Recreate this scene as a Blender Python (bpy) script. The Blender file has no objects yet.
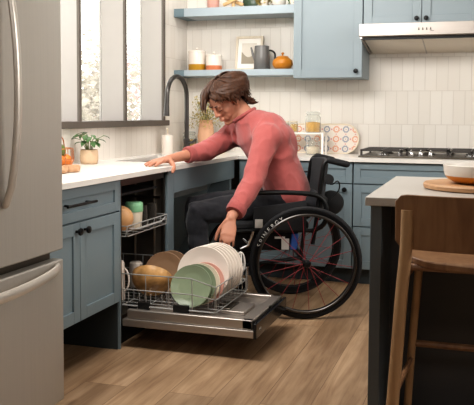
import bpy, bmesh, math, random
from math import sin, cos, pi, radians, sqrt, atan2
from mathutils import Vector, Matrix, noise
random.seed(11)
scene = bpy.context.scene
COL = scene.collection
V = Vector

# ------------------------------------------------------------------ materials
def lin(h):
    if isinstance(h, str):
        h = h.lstrip('#'); c = [int(h[i:i+2], 16)/255 for i in (0, 2, 4)]
    else: c = [x/255 for x in h]
    return tuple((x/12.92 if x <= .04045 else ((x+.055)/1.055)**2.4) for x in c) + (1,)
def new_mat(name):
    m = bpy.data.materials.new(name); m.use_nodes = True
    nt = m.node_tree; b = nt.nodes['Principled BSDF']
    return m, nt, b
def pm(name, col, rough=.5, metal=0, var=.06, scale=12, bump=0, bscale=60, stretch=(1, 1, 1), spec=.5, coat=0, sheen=0):
    m, nt, b = new_mat(name); N, L = nt.nodes, nt.links
    tc = N.new('ShaderNodeTexCoord'); mp = N.new('ShaderNodeMapping'); mp.inputs['Scale'].default_value = stretch
    L.new(tc.outputs['Object'], mp.inputs['Vector'])
    nz = N.new('ShaderNodeTexNoise'); nz.inputs['Scale'].default_value = scale; nz.inputs['Detail'].default_value = 4
    L.new(mp.outputs[0], nz.inputs['Vector'])
    c = lin(col)
    mx = N.new('ShaderNodeMix'); mx.data_type = 'RGBA'
    mx.inputs['A'].default_value = tuple(x*(1-var*1.6) for x in c[:3]) + (1,)
    mx.inputs['B'].default_value = tuple(min(1, x*(1+var*1.6)) for x in c[:3]) + (1,)
    L.new(nz.outputs['Fac'], mx.inputs['Factor']); L.new(mx.outputs['Result'], b.inputs['Base Color'])
    b.inputs['Roughness'].default_value = rough; b.inputs['Metallic'].default_value = metal
    b.inputs['Specular IOR Level'].default_value = spec
    b.inputs['Coat Weight'].default_value = coat
    b.inputs['Sheen Weight'].default_value = sheen
    if bump:
        n2 = N.new('ShaderNodeTexNoise'); n2.inputs['Scale'].default_value = bscale; n2.inputs['Detail'].default_value = 3
        L.new(mp.outputs[0], n2.inputs['Vector'])
        bp = N.new('ShaderNodeBump'); bp.inputs['Strength'].default_value = bump; bp.inputs['Distance'].default_value = .004
        L.new(n2.outputs['Fac'], bp.inputs['Height']); L.new(bp.outputs[0], b.inputs['Normal'])
    return m
def glass_mat(name, tint, opacity=.18):
    m, nt, b = new_mat(name); N, L = nt.nodes, nt.links
    tr = N.new('ShaderNodeBsdfTransparent'); tr.inputs[0].default_value = lin(tint)
    b.inputs['Base Color'].default_value = lin(tint); b.inputs['Roughness'].default_value = .05
    lw = N.new('ShaderNodeLayerWeight'); lw.inputs['Blend'].default_value = .35
    ma = N.new('ShaderNodeMath'); ma.operation = 'MULTIPLY_ADD'; ma.inputs[1].default_value = .5; ma.inputs[2].default_value = opacity*.5
    L.new(lw.outputs['Facing'], ma.inputs[0])
    mx = N.new('ShaderNodeMixShader'); L.new(ma.outputs[0], mx.inputs[0]); L.new(tr.outputs[0], mx.inputs[1]); L.new(b.outputs[0], mx.inputs[2])
    L.new(mx.outputs[0], N['Material Output'].inputs['Surface'])
    return m
def wood_mat(name, c1, c2, axis='Y', rough=.5, scale=3.0):
    m, nt, b = new_mat(name); N, L = nt.nodes, nt.links
    tc = N.new('ShaderNodeTexCoord'); mp = N.new('ShaderNodeMapping')
    s = {'X': (.6, 9, 9), 'Y': (9, .6, 9), 'Z': (9, 9, .6)}[axis]
    mp.inputs['Scale'].default_value = s; L.new(tc.outputs['Object'], mp.inputs['Vector'])
    nz = N.new('ShaderNodeTexNoise'); nz.inputs['Scale'].default_value = scale; nz.inputs['Detail'].default_value = 6; nz.inputs['Distortion'].default_value = 1.2
    L.new(mp.outputs[0], nz.inputs['Vector'])
    cr = N.new('ShaderNodeValToRGB'); cr.color_ramp.elements[0].position = .3; cr.color_ramp.elements[1].position = .72
    cr.color_ramp.elements[0].color = lin(c1); cr.color_ramp.elements[1].color = lin(c2)
    L.new(nz.outputs['Fac'], cr.inputs[0]); L.new(cr.outputs[0], b.inputs['Base Color'])
    b.inputs['Roughness'].default_value = rough
    return m
def floor_mat():
    m, nt, b = new_mat('oak_planks'); N, L = nt.nodes, nt.links
    tc = N.new('ShaderNodeTexCoord')
    mp = N.new('ShaderNodeMapping'); mp.inputs['Rotation'].default_value = (0, 0, pi/2); mp.inputs['Location'].default_value = (.35, .05, 0)
    L.new(tc.outputs['Object'], mp.inputs['Vector'])
    br = N.new('ShaderNodeTexBrick'); br.offset = .37; br.inputs['Scale'].default_value = 1
    br.inputs['Brick Width'].default_value = 1.9; br.inputs['Row Height'].default_value = .2
    br.inputs['Mortar Size'].default_value = .0016; br.inputs['Mortar Smooth'].default_value = .3; br.inputs['Bias'].default_value = 0
    br.inputs['Color1'].default_value = (0, 0, 0, 1); br.inputs['Color2'].default_value = (1, 1, 1, 1); br.inputs['Mortar'].default_value = (.5, .5, .5, 1)
    L.new(mp.outputs[0], br.inputs['Vector'])
    # long grain, shifted per plank
    sp = N.new('ShaderNodeMapping'); sp.inputs['Scale'].default_value = (1.1, 16, 1)
    add = N.new('ShaderNodeVectorMath'); add.operation = 'MULTIPLY_ADD'
    add.inputs[1].default_value = (7, 3, 5); L.new(br.outputs['Color'], add.inputs[0]); L.new(mp.outputs[0], add.inputs[2])
    L.new(add.outputs[0], sp.inputs['Vector'])
    nz = N.new('ShaderNodeTexNoise'); nz.inputs['Scale'].default_value = 1.6; nz.inputs['Detail'].default_value = 7; nz.inputs['Roughness'].default_value = .62; nz.inputs['Distortion'].default_value = .9
    L.new(sp.outputs[0], nz.inputs['Vector'])
    cr = N.new('ShaderNodeValToRGB'); e = cr.color_ramp.elements
    e[0].position = .27; e[0].color = lin('#91735a'); e[1].position = .75; e[1].color = lin('#c6aa8e')
    x = e.new(.5); x.color = lin('#af9376')
    L.new(nz.outputs['Fac'], cr.inputs[0])
    # broad patches and knots
    n2 = N.new('ShaderNodeTexNoise'); n2.inputs['Scale'].default_value = 1.3; n2.inputs['Detail'].default_value = 3
    s2 = N.new('ShaderNodeMapping'); s2.inputs['Scale'].default_value = (1.3, 4, 1); L.new(add.outputs[0], s2.inputs['Vector']); L.new(s2.outputs[0], n2.inputs['Vector'])
    m1 = N.new('ShaderNodeMix'); m1.data_type = 'RGBA'; m1.blend_type = 'MULTIPLY'
    c2 = N.new('ShaderNodeValToRGB'); c2.color_ramp.elements[0].position = .33; c2.color_ramp.elements[0].color = (.55, .5, .45, 1); c2.color_ramp.elements[1].position = .6; c2.color_ramp.elements[1].color = (1, 1, 1, 1)
    L.new(n2.outputs['Fac'], c2.inputs[0]); m1.inputs['Factor'].default_value = .75
    L.new(cr.outputs[0], m1.inputs['A']); L.new(c2.outputs[0], m1.inputs['B'])
    vo = N.new('ShaderNodeTexVoronoi'); vo.inputs['Scale'].default_value = 1.9
    s3 = N.new('ShaderNodeMapping'); s3.inputs['Scale'].default_value = (.8, 1.7, 1); L.new(add.outputs[0], s3.inputs['Vector']); L.new(s3.outputs[0], vo.inputs['Vector'])
    c3 = N.new('ShaderNodeValToRGB'); c3.color_ramp.elements[0].position = .02; c3.color_ramp.elements[0].color = (.3, .22, .16, 1); c3.color_ramp.elements[1].position = .09; c3.color_ramp.elements[1].color = (1, 1, 1, 1)
    L.new(vo.outputs['Distance'], c3.inputs[0])
    m2 = N.new('ShaderNodeMix'); m2.data_type = 'RGBA'; m2.blend_type = 'MULTIPLY'; m2.inputs['Factor'].default_value = .8
    L.new(m1.outputs['Result'], m2.inputs['A']); L.new(c3.outputs[0], m2.inputs['B'])
    # plank tone and joints
    c4 = N.new('ShaderNodeValToRGB'); c4.color_ramp.elements[0].color = (.78, .76, .74, 1); c4.color_ramp.elements[1].color = (1.08, 1.06, 1.03, 1)
    L.new(br.outputs['Color'], c4.inputs[0])
    m3 = N.new('ShaderNodeMix'); m3.data_type = 'RGBA'; m3.blend_type = 'MULTIPLY'; m3.inputs['Factor'].default_value = 1
    L.new(m2.outputs['Result'], m3.inputs['A']); L.new(c4.outputs[0], m3.inputs['B'])
    m4 = N.new('ShaderNodeMix'); m4.data_type = 'RGBA'; m4.blend_type = 'MULTIPLY'; m4.inputs['B'].default_value = (.45, .4, .36, 1)
    L.new(br.outputs['Fac'], m4.inputs['Factor']); L.new(m3.outputs['Result'], m4.inputs['A'])
    L.new(m4.outputs['Result'], b.inputs['Base Color'])
    b.inputs['Roughness'].default_value = .5; b.inputs['Specular IOR Level'].default_value = .35
    bp = N.new('ShaderNodeBump'); bp.inputs['Strength'].default_value = .15; bp.inputs['Distance'].default_value = .003
    L.new(nz.outputs['Fac'], bp.inputs['Height']); L.new(bp.outputs[0], b.inputs['Normal'])
    return m
def tile_mat(name, axis, c1, c2, grout, loc=(0, 0, 0)):
    m, nt, b = new_mat(name); N, L = nt.nodes, nt.links
    tc = N.new('ShaderNodeTexCoord'); sx = N.new('ShaderNodeSeparateXYZ'); cx = N.new('ShaderNodeCombineXYZ')
    L.new(tc.outputs['Object'], sx.inputs[0]); L.new(sx.outputs['Z'], cx.inputs['X']); L.new(sx.outputs[axis], cx.inputs['Y'])
    mp = N.new('ShaderNodeMapping'); mp.inputs['Location'].default_value = loc; L.new(cx.outputs[0], mp.inputs['Vector'])
    # tall tiles: bricks lie along z, so each column is one brick row; columns stay plumb, courses are staggered
    br = N.new('ShaderNodeTexBrick'); br.offset = .5; br.inputs['Scale'].default_value = 1
    # width runs along the wall and height along z
    cx2 = N.new('ShaderNodeCombineXYZ'); L.new(sx.outputs[axis], cx2.inputs['X']); L.new(sx.outputs['Z'], cx2.inputs['Y'])
    mp2 = N.new('ShaderNodeMapping'); mp2.inputs['Location'].default_value = loc; L.new(cx2.outputs[0], mp2.inputs['Vector'])
    L.new(mp2.outputs[0], br.inputs['Vector'])
    br.inputs['Brick Width'].default_value = .082; br.inputs['Row Height'].default_value = .25
    br.inputs['Mortar Size'].default_value = .002; br.inputs['Mortar Smooth'].default_value = .4
    br.inputs['Color1'].default_value = lin(c1); br.inputs['Color2'].default_value = lin(c2); br.inputs['Mortar'].default_value = lin(grout)
    L.new(br.outputs['Color'], b.inputs['Base Color'])
    b.inputs['Roughness'].default_value = .28
    nz = N.new('ShaderNodeTexNoise'); nz.inputs['Scale'].default_value = 9; L.new(tc.outputs['Object'], nz.inputs['Vector'])
    ad = N.new('ShaderNodeMath'); ad.operation = 'MULTIPLY_ADD'; ad.inputs[1].default_value = -1.0; L.new(br.outputs['Fac'], ad.inputs[0]); 
    ml = N.new('ShaderNodeMath'); ml.operation = 'MULTIPLY'; ml.inputs[1].default_value = .5; L.new(nz.outputs['Fac'], ml.inputs[0]); L.new(ml.outputs[0], ad.inputs[2])
    bp = N.new('ShaderNodeBump'); bp.inputs['Strength'].default_value = .5; bp.inputs['Distance'].default_value = .003
    L.new(ad.outputs[0], bp.inputs['Height']); L.new(bp.outputs[0], b.inputs['Normal'])
    return m
def brushed(name, col, rough=.32, axis='Z', metal=1):
    s = {'X': (2, 160, 160), 'Y': (160, 2, 160), 'Z': (160, 160, 2)}[axis]
    m = pm(name, col, rough, metal, .04, 1.0, .05, 1.0, s)
    return m
def medallion_mat():
    # rows of ring medallions in coral and slate on cream, with little diamonds between
    m, nt, b = new_mat('medallion_print'); N, L = nt.nodes, nt.links
    tc = N.new('ShaderNodeTexCoord'); sx = N.new('ShaderNodeSeparateXYZ'); L.new(tc.outputs['Object'], sx.inputs[0])
    P = .0735
    def math(op, a, b_=None, c=None):
        n = N.new('ShaderNodeMath'); n.operation = op
        for i, v in enumerate((a, b_, c)):
            if v is None: continue
            if isinstance(v, (int, float)): n.inputs[i].default_value = v
            else: L.new(v, n.inputs[i])
        return n.outputs[0]
    def cell(v, off): 
        return math('SUBTRACT', math('FRACT', math('ADD', math('DIVIDE', v, P), off)), .5)
    u, w = cell(sx.outputs['X'], .0), cell(sx.outputs['Z'], .0)
    r = math('SQRT', math('ADD', math('MULTIPLY', u, u), math('MULTIPLY', w, w)))
    ang = math('ARCTAN2', w, u)
    rr = math('ADD', r, math('MULTIPLY', math('COSINE', math('MULTIPLY', ang, 8)), .022))
    ring = math('LESS_THAN', math('ABSOLUTE', math('SUBTRACT', rr, .27)), .075)
    dot = math('LESS_THAN', rr, .06)
    u2, w2 = cell(sx.outputs['X'], .5), w
    dia = math('LESS_THAN', math('ADD', math('ABSOLUTE', u2), math('ABSOLUTE', w2)), .12)
    dia2 = math('LESS_THAN', math('ADD', math('ABSOLUTE', u), math('ABSOLUTE', cell(sx.outputs['Z'], .5))), .09)
    par = math('GREATER_THAN', math('FRACT', math('DIVIDE', math('ADD', sx.outputs['X'], 10*P), 2*P)), .5)
    mc = N.new('ShaderNodeMix'); mc.data_type = 'RGBA'; mc.inputs['A'].default_value = lin('#8d8f99'); mc.inputs['B'].default_value = lin('#cf9478'); L.new(par, mc.inputs['Factor'])
    m1 = N.new('ShaderNodeMix'); m1.data_type = 'RGBA'; m1.inputs['A'].default_value = lin('#d6cabd'); L.new(mc.outputs['Result'], m1.inputs['B'])
    L.new(math('MAXIMUM', ring, dot), m1.inputs['Factor'])
    m2 = N.new('ShaderNodeMix'); m2.data_type = 'RGBA'; L.new(m1.outputs['Result'], m2.inputs['A']); m2.inputs['B'].default_value = lin('#c58a86')
    L.new(math('MAXIMUM', dia, dia2), m2.inputs['Factor'])
    L.new(m2.outputs['Result'], b.inputs['Base Color']); b.inputs['Roughness'].default_value = .4
    return m

M = {}
M['floor'] = floor_mat()
M['tile_back'] = tile_mat('cream_wall_tile_back', 'X', '#e9e4dc', '#e3ddd4', '#d3ccc3', (.03, -.105, 0))
M['tile_left'] = tile_mat('cream_wall_tile_left', 'Y', '#e7e1d9', '#e1dad1', '#d0c8be', (.0, -.105, 0))
M['plaster'] = pm('warm_white_paint', '#d8d0c4', .8, 0, .03, 4, .05, 80)
M['ceiling'] = pm('ceiling_paint', '#d9d4cb', .85, 0, .02)
M['blue'] = pm('slate_blue_cabinet_paint', '#8b979d', .45, 0, .02, 5)
M['blue_low'] = pm('slate_blue_base_paint', '#7d8c93', .45, 0, .02, 5)
M['shelf_blue'] = pm('pale_blue_shelf_paint', '#a5b1b8', .45, 0, .02, 5)
M['shelf_end'] = pm('shelf_blue_shaded', '#6a7d85', .5, 0, .02, 5)
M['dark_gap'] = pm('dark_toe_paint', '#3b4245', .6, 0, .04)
M['charcoal'] = pm('charcoal_island_paint', '#48494c', .5, 0, .05, 6)
M['charcoal_lit'] = pm('charcoal_island_lit_end', '#555b5f', .5, 0, .05, 6)  # paler copy of the charcoal, light put into the end panel's colour
M['quartz'] = pm('white_quartz', '#e6e2dc', .25, 0, .03, 3)
M['quartz_island'] = pm('cream_quartz', '#aaa59f', .3, 0, .03, 3)
M['steel'] = brushed('brushed_stainless', '#b4afa8', .45, 'Z', .4)
M['steel_h'] = brushed('brushed_stainless_side', '#b3aba4', .36, 'X', .75)
M['steel_dark'] = brushed('dark_stainless', '#6d675f', .4, 'X')
M['tub'] = brushed('tub_stainless', '#8a837a', .3, 'Z', .85)
M['handle'] = brushed('handle_stainless', '#d0cac2', .35, 'Z', .5)
M['black'] = pm('matte_black_metal', '#161718', .42, .4, .05)
M['gloss_black'] = pm('gloss_black_panel', '#15171b', .12, 0, .02)
M['gunmetal'] = brushed('gunmetal_faucet', '#4f4c4a', .32, 'Z', .7)
M['bronze'] = pm('dark_bronze_frame', '#5f5750', .5, 0, .04)
M['jamb'] = pm('light_grey_jamb_panel', '#a8a29e', .6, 0, .03, 5, 0)
M['chrome'] = pm('chrome', '#c8c8c8', .15, 1, .01)
M['wire'] = pm('grey_coated_wire', '#b4b4b2', .35, .3, .03)
M['rack_dark'] = pm('dark_rack_plastic', '#1e1f20', .5, 0, .05)
M['white_cer'] = pm('white_glazed_ceramic', '#e8ddd2', .22, 0, .02, 6)
M['pink_cer'] = pm('blush_glazed_ceramic', '#dba89a', .3, 0, .02)
M['cream_cer'] = pm('cream_glazed_ceramic', '#e3d5bf', .3, 0, .02)
M['green_cer'] = pm('sage_green_glazed_ceramic', '#8b977d', .25, 0, .03, 6)
M['brown_cer'] = pm('brown_stoneware', '#9a7d63', .4, 0, .06)
M['tan_cer'] = pm('marbled_tan_stoneware', '#c9935f', .35, 0, .6, 18, .15, 40)
M['mint'] = pm('mint_plastic', '#8cc49a', .4, 0, .02)
M['cream_pl'] = pm('cream_plastic', '#efe3cf', .45, 0, .02)
M['mustard'] = pm('mustard_glaze', '#b98a22', .3, 0, .05)
M['coral_glaze'] = pm('coral_glaze', '#cf7d55', .3, 0, .05)
M['orange_glaze'] = pm('amber_orange_glaze', '#c27d27', .28, 0, .08)
M['kettle'] = pm('grey_enamel', '#757371', .38, .3, .04)
M['frame_wood'] = wood_mat('pale_frame_wood', '#cfc0aa', '#ddd0bd', 'Z')
M['mat_white'] = pm('mat_board', '#f1ece4', .8, 0, .01)
M['wood_stool'] = wood_mat('walnut_stained_wood', '#70503a', '#8e6b4c', 'Z', .45)
M['wood_stool_h'] = wood_mat('walnut_stained_ply', '#74543c', '#8f6e50', 'Z', .45)
M['wood_leg'] = wood_mat('lighter_walnut_wood', '#967555', '#b0906c', 'Z', .45)
M['wood_board'] = wood_mat('beech_board', '#a9805c', '#c29a74', 'X', .5)
M['wood_light'] = wood_mat('light_maple', '#caa273', '#dfbd8e', 'Z', .5)
M['wood_bowl'] = wood_mat('turned_beech', '#b98e6c', '#cda684', 'X', .5)
M['copper'] = pm('copper_wire', '#c98a62', .3, 1, .02)
M['orange'] = pm('orange_peel', '#d97f35', .45, 0, .12, 30, .3, 120)
M['green_fruit'] = pm('green_peel', '#5f6b31', .45, 0, .15, 30, .2, 120)
M['pot_beige'] = pm('ribbed_beige_pot', '#cdb193', .75, 0, .06, 40, .3, 60)
M['soil'] = pm('potting_soil', '#3a2a1f', .95, 0, .3, 60)
M['leaf'] = pm('dark_green_leaf', '#4c6d3f', .4, 0, .3, 20)
M['leaf_pale'] = pm('dried_foliage', '#b8a56a', .7, 0, .35, 30)
M['stem'] = pm('green_stem', '#6f7d4e', .6, 0, .1)
M['glass'] = glass_mat('clear_glass', '#f2f4f2', .15)
M['glass_dark'] = glass_mat('smoked_glass', '#8d8780', .3)
M['pane'] = glass_mat('window_glass', '#fbfcfb', .0)
M['pasta'] = pm('yellow_pasta', '#d9a441', .7, 0, .3, 60, .3, 60)
M['oats'] = pm('pale_grain', '#dbcbb6', .8, 0, .2, 70, .2, 70)
M['amber'] = pm('amber_contents', '#c9a04e', .5, 0, .25, 40)
M['vase'] = pm('peach_clay', '#d6a888', .7, 0, .05)
M['white_paint'] = pm('white_powder_coat', '#efeae4', .4, 0, .01)
M['medal'] = medallion_mat()
M['grate'] = pm('cast_iron', '#4c4845', .55, .3, .08)
M['skin'] = pm('skin', '#b27d66', .5, 0, .07, 22, .08, 90, spec=.35)
M['hair'] = pm('brown_hair', '#43291a', .45, 0, .65, 1.0, .25, 1.0, (70, 70, 25), spec=.3)
M['brow'] = pm('brow_hair', '#4a3226', .7, 0, .1)
M['lash'] = pm('lash_line', '#3a241b', .7, 0, .1)
M['lip'] = pm('lip', '#b5705f', .45, 0, .05)
M['sweater'] = pm('coral_red_knit', '#a65a57', .85, 0, .07, 35, .35, 240, (1, 1, .55), spec=.2, sheen=.25)
M['sweater_rib'] = pm('coral_red_rib_knit', '#9c5350', .85, 0, .15, 60, .5, 260, spec=.2, sheen=.2)
M['denim'] = pm('charcoal_denim', '#2c2c30', .85, 0, .25, 45, .3, 200, spec=.2, sheen=.15)
M['shoe'] = pm('dark_canvas', '#26262a', .8, 0, .1)
M['shoe_sole'] = pm('white_rubber', '#b8b4ae', .7, 0, .05)
M['rubber'] = pm('black_tyre_rubber', '#17171a', .75, 0, .08, 40, .1, 120)
M['rim'] = pm('black_rim', '#121214', .35, .2, .05)
M['handrim'] = pm('anodised_handrim', '#5d5a58', .35, 1, .03)
M['spoke'] = pm('red_spoke', '#8c2c32', .45, .1, .04)
M['lettering'] = pm('white_lettering', '#d9d6d2', .6, 0, .01)
M['nylon'] = pm('black_nylon', '#1e1f22', .8, 0, .12, 60, .2, 200)
M['nylon_grey'] = pm('charcoal_upholstery', '#3a3b3e', .85, 0, .12, 60, .2, 200)
M['tag'] = pm('white_tag', '#c9c4bd', .7, 0, .05)
M['bluebit'] = pm('blue_webbing', '#2c5296', .6, 0, .08)
M['bark'] = pm('pale_bark', '#b8a792', .9, 0, .2)
M['tree_tan'] = pm('pale_autumn_leaf', '#b0a698', .8, 0, .25, 3)
M['tree_pink'] = pm('pink_autumn_leaf', '#c9a7a4', .8, 0, .25, 3)
M['tree_green'] = pm('pale_green_leaf', '#a3a99b', .8, 0, .25, 3)
M['lawn'] = pm('sunlit_lawn', '#b9bca6', .95, 0, .15, 2)
M['print_grey'] = pm('print_taupe', '#a59a8a', .9, 0, .05)
M['print_dark'] = pm('print_brown', '#7a6b58', .9, 0, .05)
M['print_cloud'] = pm('print_pale', '#dcd4c8', .9, 0, .03)
M['mark_grey'] = pm('printed_mark', '#55504b', .6, 0, .0)
M['filter'] = pm('hood_filter_panel', '#d8cfc2', .45, .5, .03)

# ------------------------------------------------------------------ mesh builder
def basis(t, up=V((0, 0, 1))):
    t = t.normalized()
    if abs(t.dot(up)) > .95: up = V((1, 0, 0))
    a = up.cross(t).normalized(); b = t.cross(a)
    return a, b
class MB:
    def __init__(s): s.v = []; s.f = []
    def add(s, vs, fs):
        o = len(s.v); s.v += [V(p) for p in vs]; s.f += [tuple(i+o for i in f) for f in fs]; return s
    def box(s, x0, x1, y0, y1, z0, z1, tf=None):
        p = [V((x, y, z)) for z in (z0, z1) for y in (y0, y1) for x in (x0, x1)]
        if tf: p = [tf(q) for q in p]
        return s.add(p, [(0, 2, 3, 1), (4, 5, 7, 6), (0, 1, 5, 4), (2, 6, 7, 3), (0, 4, 6, 2), (1, 3, 7, 5)])
    def tube(s, pts, r, n=8, closed=False, caps=True, wdir=None, flat=1.0, round_caps=False):
        """swept tube; r scalar / list (radius or (ra, rb)); wdir: axis for ra"""
        pts = [V(p) for p in pts]; k = len(pts)
        rs = list(r) if isinstance(r, (list, tuple)) else [r]*k
        if round_caps and not closed:
            def rr(x, q): return (x[0]*q, x[1]*q) if isinstance(x, tuple) else x*q
            def rm(x): return max(x) if isinstance(x, tuple) else x
            d0 = (pts[0]-pts[1]).normalized(); d1 = (pts[-1]-pts[-2]).normalized()
            A = [(pts[0]+d0*min(rm(rs[0]),.5)*q, rr(rs[0], sqrt(max(.0, 1-q*q)))) for q in (.95, .75, .4)]
            B = [(pts[-1]+d1*min(rm(rs[-1]),.5)*q, rr(rs[-1], sqrt(max(.0, 1-q*q)))) for q in (.4, .75, .95)]
            w = wdir
            if isinstance(wdir, list): w = [wdir[0]]*3 + wdir + [wdir[-1]]*3
            wdir = w
            pts = [a for a, _ in A]+pts+[b for b, _ in B]; rs = [a for _, a in A]+rs+[b for _, b in B]; k = len(pts)
        o = len(s.v); pa = None
        for i, p in enumerate(pts):
            if closed: t = pts[(i+1) % k]-pts[i-1]
            else: t = pts[min(i+1, k-1)]-pts[max(i-1, 0)]
            if t.length < 1e-9: t = V((0, 0, 1))
            t = t.normalized()
            if wdir is not None:
                w = V(wdir[i] if isinstance(wdir, list) else wdir); a = (w-t*w.dot(t)).normalized(); b = t.cross(a)
            elif pa is None: a, b = basis(t)
            else:
                a = (pa-t*pa.dot(t))
                a = a.normalized() if a.length > 1e-6 else basis(t)[0]; b = t.cross(a)
            pa = a
            ra, rb = rs[i] if isinstance(rs[i], tuple) else (rs[i], rs[i]*flat)
            for j in range(n):
                q = 2*pi*j/n; s.v.append(p+a*ra*cos(q)+b*rb*sin(q))
        for i in range(k if closed else k-1):
            i2 = (i+1) % k
            for j in range(n):
                s.f.append((o+i*n+j, o+i*n+(j+1) % n, o+i2*n+(j+1) % n, o+i2*n+j))
        if caps and not closed:
            s.f.append(tuple(o+j for j in reversed(range(n)))); s.f.append(tuple(o+(k-1)*n+j for j in range(n)))
        return s
    def lathe(s, prof, c=(0, 0, 0), n=32, axis=None, closed=False):
        """prof list of (r, h); axis: direction of h"""
        c = V(c); ax = V(axis).normalized() if axis is not None else V((0, 0, 1))
        a, b = basis(ax) if axis is not None else (V((1, 0, 0)), V((0, 1, 0)))
        o = len(s.v); k = len(prof)
        for r, h in prof:
            for j in range(n):
                q = 2*pi*j/n; s.v.append(c+ax*h+a*(max(r, 1e-5)*cos(q))+b*(max(r, 1e-5)*sin(q)))
        for i in range(k if closed else k-1):
            i2 = (i+1) % k
            for j in range(n): s.f.append((o+i*n+j, o+i*n+(j+1) % n, o+i2*n+(j+1) % n, o+i2*n+j))
        if not closed:
            if prof[0][0] > 1e-4: s.f.append(tuple(o+j for j in reversed(range(n))))
            if prof[-1][0] > 1e-4: s.f.append(tuple(o+(k-1)*n+j for j in range(n)))
        return s
    def prism(s, poly, fn, d0, d1):
        """poly: 2-D points; fn(u, w, d) -> 3-D"""
        k = len(poly); o = len(s.v)
        for d in (d0, d1):
            for u, w in poly: s.v.append(V(fn(u, w, d)))
        s.f.append(tuple(o+i for i in reversed(range(k)))); s.f.append(tuple(o+k+i for i in range(k)))
        for i in range(k): s.f.append((o+i, o+(i+1) % k, o+k+(i+1) % k, o+k+i))
        return s
    def ell(s, c, r, rot=None, n=20, m=12):
        c = V(c); vs = []; fs = []
        for i in range(m+1):
            t = pi*i/m
            for j in range(n):
                q = 2*pi*j/n
                p = V((r[0]*max(sin(t), 1e-4)*cos(q), r[1]*max(sin(t), 1e-4)*sin(q), r[2]*cos(t)))
                vs.append(c+(rot @ p if rot else p))
        for i in range(m):
            for j in range(n): fs.append((i*n+j, (i+1)*n+j, (i+1)*n+(j+1) % n, i*n+(j+1) % n))
        fs.append(tuple(range(n))); fs.append(tuple(m*n+j for j in reversed(range(n))))
        return s.add(vs, fs)
    def quad(s, *p): return s.add(p, [tuple(range(len(p)))])
    def build(s, name, mat, parent=None, origin=None, bevel=0, sharp=35, smooth=True):
        if parent is not None: org = V(parent['_o'])
        else: org = V(origin) if origin is not None else V((0, 0, 0))
        me = bpy.data.meshes.new(name)
        me.from_pydata([tuple(p-org) for p in s.v], [], s.f); me.update()
        bm = bmesh.new(); bm.from_mesh(me); bmesh.ops.recalc_face_normals(bm, faces=bm.faces[:]); bm.to_mesh(me); bm.free()
        if smooth:
            me.polygons.foreach_set('use_smooth', [True]*len(me.polygons)); me.set_sharp_from_angle(angle=radians(sharp))
        me.materials.append(M[mat] if isinstance(mat, str) else mat)
        o = bpy.data.objects.new(name, me); COL.objects.link(o)
        if parent is not None: o.parent = parent
        else: o.location = org
        o['_o'] = tuple(org)
        if bevel:
            md = o.modifiers.new('bevel', 'BEVEL'); md.width = bevel; md.segments = 2; md.limit_method = 'ANGLE'; md.angle_limit = radians(40)
        return o
def thing(name, label, cat, loc, group=None):
    o = bpy.data.objects.new(name, None); o.empty_display_size = .05; COL.objects.link(o); o.location = loc
    o['_o'] = tuple(loc); o['label'] = label; o['category'] = cat
    if group: o['group'] = group
    return o
def tag(o, label, cat, group=None):
    o['label'] = label; o['category'] = cat
    if group: o['group'] = group
    return o
def struct(o): o['kind'] = 'structure'; return o
def copy_tree(o, parent=None, loc=None):
    c = o.copy(); COL.objects.link(c)
    if parent is not None: c.parent = parent
    if loc is not None: c.location = loc
    for ch in list(o.children): copy_tree(ch, c)
    return c
def box_obj(name, mat, parent, *a, bevel=.003, **k): return MB().box(*a).build(name, mat, parent, bevel=bevel, **k)
def chaikin(pts, it=2):
    pts = [V(p) for p in pts]
    for _ in range(it):
        q = [pts[0]]
        for a, b in zip(pts, pts[1:]): q += [a*.75+b*.25, a*.25+b*.75]
        q.append(pts[-1]); pts = q
    return pts

# ------------------------------------------------------------------ room shell
XL, YW, ZC = -2.33, 5.874, 2.7
XF = -1.712                      # front of left-hand base units
CT, CB = .88, .855               # worktop top and underside
WY0, WY1, WZ0, WZ1 = 2.75, 5.385, 1.12, 2.45
struct(MB().box(-2.7, 2.6, -1.6, YW+.2, -.1, 0).build('floor', 'floor'))
struct(MB().box(-2.55, 2.6, YW, YW+.2, 0, ZC).build('wall_back', 'tile_back'))
w = MB()
w.box(XL-.2, XL, -1.6, WY0, 0, ZC).box(XL-.2, XL, WY1+.04, YW, 0, ZC).box(XL-.2, XL, WY0, WY1+.04, 0, WZ0-.03).box(XL-.2, XL, WY0, WY1+.04, WZ1, ZC)
struct(w.build('wall_left', 'tile_left'))
struct(MB().box(2.6, 2.8, -1.6, YW+.2, 0, ZC).build('wall_right', 'plaster'))
struct(MB().box(-2.7, 2.8, -1.8, -1.6, 0, ZC).build('wall_front', 'plaster'))
struct(MB().box(-2.55, 2.8, -1.8, YW+.2, ZC, ZC+.15).build('ceiling', 'ceiling'))
# window: deep grey mullion panels edged in bronze, bronze sill
win = struct(MB().box(XL-.20, XL+.035, WY0, WY1+.045, WZ0-.033, WZ0+.008).build('window_1', 'bronze', bevel=.003))
win['label'] = 'dark bronze sill of the tall kitchen window'
for y in (3.50, 4.105, 4.72, 5.365):
    p = MB().box(XL-.185, XL-.004, y, y+.035, WZ0+.008, WZ1).build('mullion_panel', 'jamb', win)
    MB().box(XL-.004, XL+.012, y, y+.036 if y > 5 else y+.026, WZ0+.008, WZ1).build('mullion_edge', 'bronze', p)
MB().box(XL-.2, XL+.012, WY0, WY1+.04, WZ1-.05, WZ1).build('window_head', 'bronze', win)
ys = [2.75, 3.535, 4.14, 4.755, 5.40]
for a, b in zip([2.75, 3.535, 4.14, 4.755], [3.50, 4.105, 4.72, 5.365]):
    MB().box(XL-.172, XL-.166, a, b, WZ0+.008, WZ1-.05).build('pane', 'pane', win)

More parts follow.
